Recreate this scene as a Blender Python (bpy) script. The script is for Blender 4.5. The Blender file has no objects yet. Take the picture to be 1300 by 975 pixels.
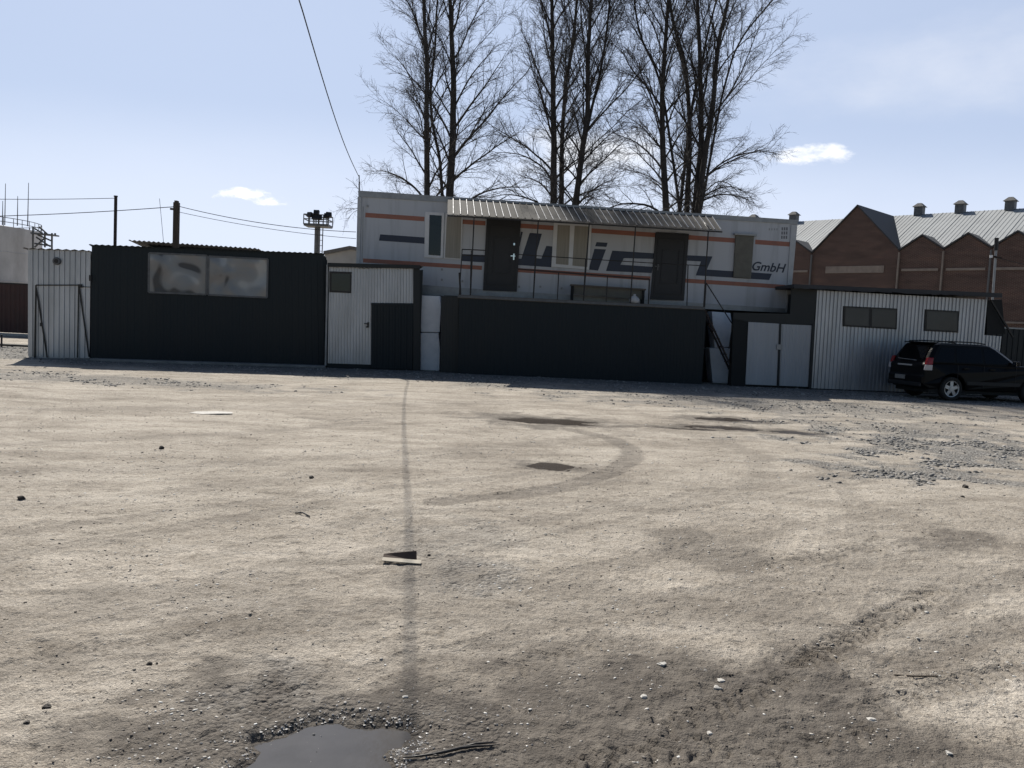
import bpy, bmesh, math, random
import numpy as np
from mathutils import Vector, Matrix
random.seed(7)
rng = np.random.default_rng(11)
scene = bpy.context.scene
COL = scene.collection

# ------------------------------------------------------------------ camera
F = 1052.0; TH = math.atan(.0718); RO = .048; CH = 1.57
_c, _s, _ct, _st = math.cos(RO), math.sin(RO), math.cos(TH), math.sin(TH)
CR = Vector((_c, _s*_st, _s*_ct)); CU = Vector((-_s, _c*_st, _c*_ct)); CF = Vector((0, _ct, -_st))
EYE = Vector((0, 0, CH))
cam = bpy.data.cameras.new('camera'); camo = bpy.data.objects.new('camera', cam); COL.objects.link(camo)
cam.sensor_width = 36; cam.lens = 36*F/1300; cam.clip_start = .05; cam.clip_end = 3000
m = Matrix((CR, CU, -CF)).transposed().to_4x4(); m.translation = EYE
camo.matrix_world = m
scene.camera = camo

def ray(px, py):
    return CR*((px-650)/F) + CU*((487.5-py)/F) + CF
def gp(px, py, z=0.0):
    d = ray(px, py); k = (z-CH)/d.z
    return EYE + d*k
def at(px, py, Y):
    d = ray(px, py); return EYE + d*(Y/d.y)

# ------------------------------------------------------------------ tagging
def tag(o, label=None, cat=None, group=None, kind=None):
    if label: o['label'] = label
    if cat: o['category'] = cat
    if group: o['group'] = group
    if kind: o['kind'] = kind
    return o
def thing(name, loc, label, cat, group=None, rz=0):
    o = bpy.data.objects.new(name, None); COL.objects.link(o)
    o.location = loc; o.rotation_euler = (0, 0, rz); o.empty_display_size = .3
    return tag(o, label, cat, group)

# ------------------------------------------------------------------ materials
def mat(name):
    m = bpy.data.materials.new(name); m.use_nodes = True
    nt = m.node_tree; b = nt.nodes['Principled BSDF']
    return m, nt, b
def N(nt, t, **kw):
    n = nt.nodes.new(t)
    for k, v in kw.items():
        if k in n.inputs.keys(): n.inputs[k].default_value = v
        else: setattr(n, k, v)
    return n
def ramp(nt, fac, stops):
    r = nt.nodes.new('ShaderNodeValToRGB'); e = r.color_ramp.elements
    while len(e) < len(stops): e.new(.5)
    for i, (p, c) in enumerate(stops):
        e[i].position = p; e[i].color = (*c, 1) if len(c) == 3 else c
    nt.links.new(fac, r.inputs[0]); return r.outputs[0]
def surf(name, col, col2=None, rough=.6, metal=0, scale=3, bump=0, bscale=40, stretch=(1, 1, 1), rvar=.1, spec=.5, fine=.0):
    """mottled procedural paint / metal / masonry in object coordinates"""
    m, nt, b = mat(name); L = nt.links
    tc = N(nt, 'ShaderNodeTexCoord'); mp = N(nt, 'ShaderNodeMapping'); mp.inputs['Scale'].default_value = stretch
    L.new(tc.outputs['Object'], mp.inputs[0])
    n = N(nt, 'ShaderNodeTexNoise', Scale=scale, Detail=8.0, Roughness=.65); L.new(mp.outputs[0], n.inputs['Vector'])
    col2 = col2 or tuple(c*.75 for c in col)
    L.new(ramp(nt, n.outputs[0], [(.32, col2), (.66, col)]), b.inputs['Base Color'])
    mr = N(nt, 'ShaderNodeMapRange'); mr.inputs['To Min'].default_value = max(0, rough-rvar); mr.inputs['To Max'].default_value = min(1, rough+rvar)
    L.new(n.outputs[0], mr.inputs[0]); L.new(mr.outputs[0], b.inputs['Roughness'])
    b.inputs['Metallic'].default_value = metal; b.inputs['Specular IOR Level'].default_value = spec
    if bump:
        n2 = N(nt, 'ShaderNodeTexNoise', Scale=bscale, Detail=5.0); L.new(tc.outputs['Object'], n2.inputs['Vector'])
        bp = N(nt, 'ShaderNodeBump', Strength=bump, Distance=.02); L.new(n2.outputs[0], bp.inputs['Height']); L.new(bp.outputs[0], b.inputs['Normal'])
    return m
M = {}
M['tin'] = surf('galvanised sheet', (.52, .53, .55), (.36, .37, .39), rough=.42, metal=.6, scale=1.6, stretch=(1.5, 1.5, .35))
M['tinold'] = surf('weathered galvanised sheet', (.40, .41, .42), (.24, .245, .25), rough=.5, metal=.4, scale=1.4, stretch=(2, 2, .3))
M['awning'] = surf('dirty grey awning sheet', (.045, .043, .042), (.024, .023, .022), rough=.75, scale=3, stretch=(4, .6, .6), spec=.15)
M['tinglint'] = surf('zinc rib crest glint', (.7, .7, .7), (.45, .45, .45), rough=.42, metal=1, scale=5)  # brighter metal standing in for sun glints on the awning ribs
M['tinwhite'] = surf('pale painted sheet', (.40, .41, .43), (.33, .34, .355), rough=.5, scale=1.3, stretch=(2, 2, .3))
M['green'] = surf('dark green profiled sheet', (.0078, .0145, .0195), (.0062, .0115, .0155), rough=.5, scale=.9, stretch=(1, 1, .5), spec=.3)
M['green2'] = surf('dark green trim', (.007, .0105, .0125), (.005, .0075, .009), rough=.55, scale=3)
M['dark'] = surf('dark interior boards', (.012, .013, .014), (.006, .007, .007), rough=.8, scale=4)
M['door'] = surf('dark brown steel door', (.013, .014, .018), (.010, .010, .013), rough=.5, scale=3)
M['black'] = surf('black painted steel', (.012, .012, .013), (.02, .016, .014), rough=.55, scale=12)
M['trailer'] = surf('white trailer skin', (.43, .445, .475), (.35, .36, .385), rough=.45, scale=1.1, stretch=(1, 1, .3))
M['trailer'] = surf('white trailer skin', (.46, .475, .505), (.25, .255, .265), rough=.45, scale=1.5, stretch=(1.6, 1.6, .11))
_n = [n for n in M['trailer'].node_tree.nodes if n.type == 'VALTORGB'][0].color_ramp.elements; _n[0].position = .22; _n[1].position = .50
M['alu'] = surf('dull aluminium trim', (.34, .35, .36), (.22, .225, .23), rough=.45, metal=.4, scale=3)
M['alulight'] = surf('pale aluminium trim', (.46, .47, .48), (.34, .35, .36), rough=.5, metal=.2, scale=3)
M['orange'] = surf('faded orange stripe', (.33, .125, .08), (.24, .10, .07), rough=.5, scale=3)
M['navy'] = surf('navy lettering vinyl', (.016, .026, .055), (.012, .019, .040), rough=.45, scale=3)
M['grey'] = surf('faded grey lettering', (.16, .165, .18), (.12, .12, .13), rough=.5, scale=6)
M['pvc'] = surf('white plastic window frame', (.66, .67, .68), (.6, .6, .61), rough=.4, scale=4)
M['curtain'] = surf('pale beige curtain', (.33, .31, .27), (.25, .235, .2), rough=.85, scale=2, stretch=(9, 9, .4))
M['block'] = surf('white painted concrete block', (.88, .89, .91), (.74, .76, .79), rough=.7, scale=2.5, bump=.15, bscale=30)
M['concrete'] = surf('grey concrete', (.28, .27, .255), (.17, .165, .155), rough=.9, scale=3, bump=.3, bscale=50)
M['shutter'] = surf('olive grey board', (.15, .145, .12), (.11, .105, .088), rough=.7, scale=4)
M['rusty'] = surf('rusty steel', (.035, .024, .02), (.02, .015, .013), rough=.85, scale=9)
M['rustrail'] = surf('brown painted rail', (.06, .035, .03), (.035, .022, .02), rough=.7, scale=9)
M['brownsheet'] = surf('maroon profiled sheet', (.060, .025, .022), (.04, .018, .016), rough=.6, scale=1.5)
M['slate'] = surf('old fibre cement sheet', (.17, .165, .16), (.09, .09, .088), rough=.9, scale=5)
M['tankpaint'] = surf('sooty white tank paint', (.52, .51, .50), (.26, .25, .24), rough=.75, scale=.18, stretch=(1, 1, .5))
M['wood'] = surf('weathered wood', (.10, .075, .055), (.05, .038, .03), rough=.9, scale=4, stretch=(6, 6, .5), bump=.3)
M['woodgrey'] = surf('grey brown plank', (.14, .12, .10), (.08, .07, .06), rough=.85, scale=4, stretch=(.6, 6, 6))
M['cable'] = surf('black cable sheath', (.012, .012, .012), rough=.6)
M['bark'] = surf('dark bark', (.052, .047, .044), (.027, .024, .023), rough=.95, scale=7, stretch=(3, 3, .6), bump=.5, bscale=18)
M['twig'] = surf('dark twigs', (.052, .047, .046), (.036, .033, .032), rough=.9, scale=2)
M['carpaint'] = surf('black car paint', (.004, .0042, .005), (.0035, .0037, .004), rough=.36, scale=2, rvar=.05, spec=.16)
M['cartrim'] = surf('black plastic trim', (.012, .012, .013), rough=.6)
M['tyre'] = surf('tyre rubber', (.014, .014, .014), (.025, .023, .02), rough=.85, scale=10)
M['rim'] = surf('silver alloy', (.55, .55, .56), (.42, .42, .43), rough=.35, metal=.6, scale=6)
M['chrome'] = surf('bright chrome', (.8, .8, .8), (.75, .75, .75), rough=.12, metal=1)
M['redlamp'] = surf('red lamp plastic', (.30, .012, .014), (.22, .01, .012), rough=.15)
M['clearlamp'] = surf('clear lamp plastic', (.55, .50, .50), (.42, .38, .38), rough=.12)
M['plate'] = surf('dusty number plate', (.30, .29, .27), (.2, .19, .18), rough=.6, scale=12)
M['cloth'] = surf('white cloth bag', (.55, .55, .56), (.4, .4, .41), rough=.9, scale=8)
M['card'] = surf('brown cardboard', (.10, .062, .042), (.07, .045, .033), rough=.8, scale=9)
M['cardedge'] = surf('pale cardboard face', (.42, .38, .31), (.33, .29, .23), rough=.85, scale=14)
M['slag'] = surf('dark clod', (.05, .042, .036), (.03, .026, .022), rough=.9, scale=20, bump=.5, bscale=60)
M['palestone'] = surf('pale limestone', (.52, .50, .46), (.36, .34, .31), rough=.85, scale=18, bump=.4, bscale=60)
M['stick'] = surf('wet black stick', (.018, .014, .012), rough=.45, scale=10)
M['plaster'] = surf('pale render', (.42, .42, .42), (.32, .32, .32), rough=.9, scale=.8)
M['factoryroof'] = surf('factory roof sheet', (.33, .345, .35), (.27, .28, .285), rough=.7, metal=.0, scale=.5, stretch=(1, 1, 1))
M['roofdark'] = surf('dark tarred roofing', (.045, .047, .053), (.032, .033, .037), rough=.75, scale=1.5)
M['stonecourse'] = surf('pale string course', (.27, .23, .20), (.19, .16, .14), rough=.9, scale=2)
M['steelgrey'] = surf('grey painted steel', (.13, .135, .14), (.08, .082, .085), rough=.6, scale=6)

def m_glass(name, col, rough=.06):
    m, nt, b = mat(name)
    tc = N(nt, 'ShaderNodeTexCoord'); n = N(nt, 'ShaderNodeTexNoise', Scale=1.2, Detail=3.0)
    nt.links.new(tc.outputs['Object'], n.inputs['Vector'])
    nt.links.new(ramp(nt, n.outputs[0], [(.3, tuple(c*.6 for c in col)), (.7, col)]), b.inputs['Base Color'])
    b.inputs['Roughness'].default_value = rough; b.inputs['IOR'].default_value = 1.5; b.inputs['Specular IOR Level'].default_value = .22 if 'car' in name else .5
    bp = N(nt, 'ShaderNodeBump', Strength=.06, Distance=.05); nt.links.new(n.outputs[0], bp.inputs['Height']); nt.links.new(bp.outputs[0], b.inputs['Normal'])
    return m
M['glass'] = m_glass('dark window glass', (.012, .014, .018))
M['carglass'] = m_glass('tinted car glass', (.004, .004, .005), .04)
M['dimglass'] = m_glass('dull dusty glass', (.04, .042, .046), .25)

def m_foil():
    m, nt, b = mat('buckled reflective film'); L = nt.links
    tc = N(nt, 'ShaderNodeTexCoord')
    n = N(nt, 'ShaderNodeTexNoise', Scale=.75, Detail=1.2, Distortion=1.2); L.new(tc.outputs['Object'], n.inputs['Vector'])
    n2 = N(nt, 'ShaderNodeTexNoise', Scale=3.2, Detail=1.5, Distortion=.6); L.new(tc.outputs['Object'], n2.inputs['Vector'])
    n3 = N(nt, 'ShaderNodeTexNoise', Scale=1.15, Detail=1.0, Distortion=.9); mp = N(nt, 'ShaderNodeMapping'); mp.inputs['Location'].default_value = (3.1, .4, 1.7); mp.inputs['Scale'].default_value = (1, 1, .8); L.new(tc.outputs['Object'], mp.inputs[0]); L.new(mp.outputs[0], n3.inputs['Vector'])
    L.new(ramp(nt, n3.outputs[0], [(.34, (.045, .045, .05)), (.40, (.17, .17, .175)), (.58, (.21, .21, .215)), (.66, (.30, .30, .30))]), b.inputs['Base Color'])  # dark reflections painted into the film colour as blotches
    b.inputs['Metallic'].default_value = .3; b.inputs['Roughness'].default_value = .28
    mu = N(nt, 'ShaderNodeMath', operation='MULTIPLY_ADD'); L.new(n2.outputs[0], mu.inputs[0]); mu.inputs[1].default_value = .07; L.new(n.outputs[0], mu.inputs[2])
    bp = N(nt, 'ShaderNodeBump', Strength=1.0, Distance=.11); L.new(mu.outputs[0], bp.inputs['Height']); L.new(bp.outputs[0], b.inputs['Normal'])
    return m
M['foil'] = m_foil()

def m_brick():
    m, nt, b = mat('old red brick'); L = nt.links
    uv = N(nt, 'ShaderNodeUVMap'); tc = N(nt, 'ShaderNodeTexCoord')
    br = N(nt, 'ShaderNodeTexBrick', Scale=1.0); br.inputs['Brick Width'].default_value = .26; br.inputs['Row Height'].default_value = .08
    br.inputs['Mortar Size'].default_value = .012; br.inputs['Color1'].default_value = (.090, .047, .040, 1); br.inputs['Color2'].default_value = (.068, .036, .031, 1)
    br.inputs['Mortar'].default_value = (.15, .12, .10, 1); L.new(uv.outputs[0], br.inputs['Vector'])
    n = N(nt, 'ShaderNodeTexNoise', Scale=.7, Detail=8.0, Roughness=.7); mp = N(nt, 'ShaderNodeMapping'); mp.inputs['Scale'].default_value = (.6, .6, 2.2)
    L.new(tc.outputs['Object'], mp.inputs[0]); L.new(mp.outputs[0], n.inputs['Vector'])
    mx = N(nt, 'ShaderNodeMixRGB', blend_type='MULTIPLY'); mx.inputs[0].default_value = 1
    L.new(br.outputs[0], mx.inputs[1]); L.new(ramp(nt, n.outputs[0], [(.3, (.62, .62, .64)), (.55, (1, 1, 1)), (.8, (1.55, 1.35, 1.2))]), mx.inputs[2])
    L.new(mx.outputs[0], b.inputs['Base Color']); b.inputs['Roughness'].default_value = .92
    return m
M['brick'] = m_brick()

# ------------------------------------------------------------------ mesh builder
class MB:
    def __init__(s): s.v = []; s.f = []
    def add(s, vs, fs):
        o = len(s.v); s.v += [tuple(v) for v in vs]; s.f += [tuple(i+o for i in f) for f in fs]; return s
    def hexa(s, a, b):                     # two matching quads a (front) and b (back)
        return s.prism(a, b)
    def prism(s, a, b):
        n = len(a); fs = [tuple(range(n)), tuple(reversed(range(n, 2*n)))]
        for i in range(n): j = (i+1) % n; fs.append((j, i, i+n, j+n))
        return s.add(list(a)+list(b), fs)
    def box(s, c, d, ax=None):
        ax = ax or (Vector((1, 0, 0)), Vector((0, 1, 0)), Vector((0, 0, 1))); c = Vector(c); d = [x*.5 for x in d]
        q = lambda y: [c+ax[0]*d[0]*sx+ax[1]*d[1]*y+ax[2]*d[2]*sz for sx, sz in ((-1, -1), (1, -1), (1, 1), (-1, 1))]
        return s.prism(q(-1), q(1))
    def tube(s, pts, r, n=6, cap=True):
        pts = [Vector(p) for p in pts]; rs = r if hasattr(r, '__len__') else [r]*len(pts)
        o = len(s.v); prev = None
        for i, p in enumerate(pts):
            t = (pts[min(i+1, len(pts)-1)]-pts[max(i-1, 0)]).normalized()
            u = prev - t*prev.dot(t) if prev is not None else t.orthogonal()
            if u.length < 1e-6: u = t.orthogonal()
            u.normalize(); prev = u; w = t.cross(u)
            for k in range(n):
                a = 2*math.pi*k/n; s.v.append(tuple(p+(u*math.cos(a)+w*math.sin(a))*rs[i]))
        for i in range(len(pts)-1):
            for k in range(n):
                k2 = (k+1) % n; s.f.append((o+i*n+k, o+i*n+k2, o+(i+1)*n+k2, o+(i+1)*n+k))
        if cap:
            s.f.append(tuple(o+k for k in reversed(range(n)))); s.f.append(tuple(o+(len(pts)-1)*n+k for k in range(n)))
        return s
    def bar(s, a, b, w, h=None):
        a, b = Vector(a), Vector(b); t = (b-a).normalized(); h = h or w
        u = t.cross(Vector((0, 0, 1)));  u = u.normalized() if u.length > 1e-3 else Vector((1, 0, 0)); v = u.cross(t).normalized()
        q = lambda c: [c-u*w/2-v*h/2, c+u*w/2-v*h/2, c+u*w/2+v*h/2, c-u*w/2+v*h/2]
        return s.prism(q(a), q(b))
    def lathe(s, prof, n=20, c=(0, 0, 0)):
        c = Vector(c); o = len(s.v)
        for r, z in prof:
            for k in range(n):
                a = 2*math.pi*k/n; s.v.append((c.x+r*math.cos(a), c.y+r*math.sin(a), c.z+z))
        for i in range(len(prof)-1):
            for k in range(n):
                k2 = (k+1) % n; s.f.append((o+i*n+k, o+i*n+k2, o+(i+1)*n+k2, o+(i+1)*n+k))
        s.f.append(tuple(o+k for k in reversed(range(n)))); s.f.append(tuple(o+(len(prof)-1)*n+k for k in range(n)))
        return s
    def build(s, name, material, parent=None, smooth=False, bevel=0, uvplane=None, fixn=True):
        me = bpy.data.meshes.new(name); inv = parent.matrix_basis.inverted() if parent is not None else None
        p2 = parent
        if parent is not None and parent.parent is not None: inv = (parent.parent.matrix_basis @ parent.matrix_basis).inverted()
        me.from_pydata([tuple(inv @ Vector(v)) for v in s.v] if inv is not None else s.v, [], s.f); me.update()
        if fixn:
            bm = bmesh.new(); bm.from_mesh(me); bmesh.ops.recalc_face_normals(bm, faces=bm.faces); bm.to_mesh(me); bm.free()
        if smooth:
            for p in me.polygons: p.use_smooth = True
        if uvplane is not None:
            u = me.uv_layers.new(name='UVMap')
            for lp in me.loops:
                w = Vector(me.vertices[lp.vertex_index].co); u.data[lp.index].uv = (w.dot(uvplane), w.z)
        me.materials.append(material)
        o = bpy.data.objects.new(name, me); COL.objects.link(o)
        if parent is not None: o.parent = parent
        if bevel:
            bv = o.modifiers.new('edge', 'BEVEL'); bv.width = bevel; bv.segments = 2; bv.limit_method = 'ANGLE'; bv.angle_limit = math.radians(40)
        return o

class Wall:
    """vertical plane through two ground points; s along it, z up, d out towards the yard"""
    def __init__(s, a, b):
        s.a = Vector((a[0], a[1], 0)); b = Vector((b[0], b[1], 0)); s.u = (b-s.a).normalized(); s.n = Vector((s.u.y, -s.u.x, 0)); s.len = (b-s.a).length
    def sz(s, px, py, d=0):
        r = ray(px, py); k = ((s.a+s.n*d-EYE).dot(s.n))/r.dot(s.n); p = EYE+r*k
        return ((p-s.a).dot(s.u), p.z)
    def pt(s, q, d=0): return s.a+s.u*q[0]+s.n*d+Vector((0, 0, q[1]))
    def P(s, px, py, d=0): return s.pt(s.sz(px, py, d), d)
    def plate(s, mb, pix, d0, d1, floor=None):
        q = [s.sz(x, y, d1) for x, y in pix]
        if floor is not None: q = [(a, floor) if z < floor+.25 else (a, z) for a, z in q]
        return mb.prism([s.pt(k, d1) for k in q], [s.pt(k, d0) for k in q])
    def corr(s, mb, tl, tr, br, bl, pitch, depth, d, floor=None, ridge=(.0, .45, .55, .9), jitter=0):
        """ribbed sheet: corners in pixels on the plane, ribs standing out by depth"""
        c = [s.sz(*p, d) for p in (tl, tr, br, bl)]
        if floor is not None: c[2] = (c[2][0], floor); c[3] = (c[3][0], floor)
        return s.corr_sz(mb, c, pitch, depth, d, ridge)
    def corr_sz(s, mb, c, pitch, depth, d, ridge=(.0, .45, .55, .9)):
        W = (abs(c[1][0]-c[0][0])+abs(c[2][0]-c[3][0]))/2; n = max(1, round(W/pitch))
        ts = []
        for i in range(n):
            for f, h in zip(ridge, (0, 0, 1, 1)): ts.append(((i+f)/n, h))
        ts.append((1, 0)); vs = []; fs = []
        for t, h in ts:
            top = (c[0][0]+(c[1][0]-c[0][0])*t, c[0][1]+(c[1][1]-c[0][1])*t); bot = (c[3][0]+(c[2][0]-c[3][0])*t, c[3][1]+(c[2][1]-c[3][1])*t)
            vs += [s.pt(bot, d+h*depth), s.pt(top, d+h*depth)]
        for i in range(len(ts)-1): fs.append((2*i, 2*i+2, 2*i+3, 2*i+1))
        return mb.add(vs, fs)

# ------------------------------------------------------------------ light and sky
AZ, EL = math.radians(24), math.radians(44)
SUN = Vector((-math.sin(AZ)*math.cos(EL), math.cos(AZ)*math.cos(EL), math.sin(EL)))
sl = bpy.data.lights.new('sun', 'SUN'); sl.energy = 5.0; sl.angle = math.radians(.5); sl.color = (1, .95, .86)
so = bpy.data.objects.new('sun', sl); COL.objects.link(so); so.rotation_euler = SUN.to_track_quat('Z', 'Y').to_euler(); so.location = (0, 0, 60)
world = bpy.data.worlds.new('World'); scene.world = world; world.use_nodes = True
nt = world.node_tree; L = nt.links; bg = nt.nodes['Background']
sky = N(nt, 'ShaderNodeTexSky'); sky.sky_type = 'NISHITA'; sky.sun_disc = False; sky.sun_elevation = EL; sky.sun_rotation = -AZ
sky.altitude = 200; sky.air_density = 1.0; sky.dust_density = .7; sky.ozone_density = 3.0
tc = N(nt, 'ShaderNodeTexCoord')
def cloud_or_veil(px, py, rx, ry, scale, lo, hi, seed, rag=2.6):
    """one soft cumulus or added haze veil: an elliptical patch of sky round a direction, broken by noise"""
    d = ray(px, py).normalized()
    e = d.cross(Vector((0, 0, 1))).normalized(); u = e.cross(d)
    def dot(v, k):
        n = N(nt, 'ShaderNodeVectorMath', operation='DOT_PRODUCT'); L.new(tc.outputs['Generated'], n.inputs[0]); n.inputs[1].default_value = v
        q = N(nt, 'ShaderNodeMath', operation='MULTIPLY'); L.new(n.outputs['Value'], q.inputs[0]); q.inputs[1].default_value = k
        return q.outputs[0]
    a, b = dot(e, 1/rx), dot(u, 1/ry)
    def pw(x):
        q = N(nt, 'ShaderNodeMath', operation='POWER'); L.new(x, q.inputs[0]); q.inputs[1].default_value = 2; return q.outputs[0]
    def op(k, x, y):
        q = N(nt, 'ShaderNodeMath', operation=k)
        for i, z in enumerate((x, y)):
            if isinstance(z, (int, float)): q.inputs[i].default_value = z
            else: L.new(z, q.inputs[i])
        return q.outputs[0]
    r2 = op('ADD', pw(a), pw(b))
    mp = N(nt, 'ShaderNodeMapping'); mp.inputs['Location'].default_value = (seed, seed*.7, 0); mp.inputs['Scale'].default_value = (1, 1, 2.2); L.new(tc.outputs['Generated'], mp.inputs[0])
    n = N(nt, 'ShaderNodeTexNoise', Scale=scale, Detail=7.0, Roughness=.6); L.new(mp.outputs[0], n.inputs['Vector'])
    v = op('SUBTRACT', op('ADD', 1.0, op('MULTIPLY', op('SUBTRACT', n.outputs[0], .5), rag)), r2)
    front = dot(d, 1.0)
    mr = N(nt, 'ShaderNodeMapRange'); mr.interpolation_type = 'SMOOTHSTEP'; mr.inputs['From Min'].default_value = lo; mr.inputs['From Max'].default_value = hi; L.new(v, mr.inputs[0])
    fr = op('GREATER_THAN', front, 0.0)
    return op('MULTIPLY', mr.outputs[0], fr)
csky = sky.outputs[0]
for args, k, cc in (((650, 100, 1.5, .75, 1.6, -.5, 1.1, 8.0, .5), .80, (9.3, 10.9, 14.3)), ((640, 330, 1.4, .13, 3, -.6, 1.3, 3.0, .5), .7, (13.0, 14.0, 16.2)), ((1230, 85, .26, .05, 8, -.3, 2.4, 6.0), .5, (14.5, 14.7, 15.5)),  # first two: wide haze veils added to brighten the sky ahead, not the walls
                    ((745, 195, .11, .035, 14, -.1, 1.6, 2.6), .85, (17, 17, 17)), ((322, 249, .047, .0085, 34, .1, 1.1, 1.3, 4.2), .9, (18.5, 18.4, 18.2)), ((1036, 196, .05, .0125, 24, .1, 1.3, 4.1, 4.0), .9, (18.5, 18.4, 18.2))):
    mx = N(nt, 'ShaderNodeMixRGB'); mx.inputs[2].default_value = (*cc, 1)
    q = N(nt, 'ShaderNodeMath', operation='MULTIPLY'); L.new(cloud_or_veil(*args), q.inputs[0]); q.inputs[1].default_value = k
    L.new(q.outputs[0], mx.inputs[0]); L.new(csky, mx.inputs[1]); csky = mx.outputs[0]
L.new(csky, bg.inputs['Color']); bg.inputs['Strength'].default_value = .05
vs = scene.view_settings; vs.view_transform = 'Standard'; vs.look = 'None'; vs.gamma = 1; vs.exposure = 0.45
try: vs.use_curve_mapping = False
except Exception: pass
scene.cycles.max_bounces = 6; scene.cycles.diffuse_bounces = 4; scene.cycles.glossy_bounces = 3

# ------------------------------------------------------------------ ground
def pnoise(x, y, seed=0):
    xi = np.floor(x).astype(np.int64); yi = np.floor(y).astype(np.int64); xf = x-xi; yf = y-yi
    def g(ix, iy):
        h = (ix*374761393 + iy*668265263 + seed*1442695041) & 0xffffffff
        h = ((h ^ (h >> 13))*1274126177) & 0xffffffff; h = (h ^ (h >> 16)) & 0xffff
        return h/65535.0*2*np.pi
    def dg(ix, iy, dx, dy):
        a = g(ix, iy); return np.cos(a)*dx+np.sin(a)*dy
    u = xf*xf*xf*(xf*(xf*6-15)+10); v = yf*yf*yf*(yf*(yf*6-15)+10)
    a = dg(xi, yi, xf, yf)*(1-u)+dg(xi+1, yi, xf-1, yf)*u; b = dg(xi, yi+1, xf, yf-1)*(1-u)+dg(xi+1, yi+1, xf-1, yf-1)*u
    return (a*(1-v)+b*v)*1.5
def fbm(x, y, oct=5, seed=0, gain=.5):
    r = 0; a = 1.0
    for o in range(oct): r = r+a*pnoise(x*2**o+o*17.3, y*2**o-o*9.1, seed+o); a *= gain
    return r
def sstep(a, b, x):
    t = np.clip((x-a)/(b-a), 0, 1); return t*t*(3-2*t)
def seg_dist(x, y, pts):
    best = np.full(x.shape, 1e9)
    for (ax, ay), (bx, by) in zip(pts[:-1], pts[1:]):
        dx, dy = bx-ax, by-ay; t = np.clip(((x-ax)*dx+(y-ay)*dy)/(dx*dx+dy*dy+1e-9), 0, 1)
        best = np.minimum(best, np.hypot(x-ax-dx*t, y-ay-dy*t))
    return best
def g2(px, py): p = gp(px, py); return (p.x, p.y)
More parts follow.
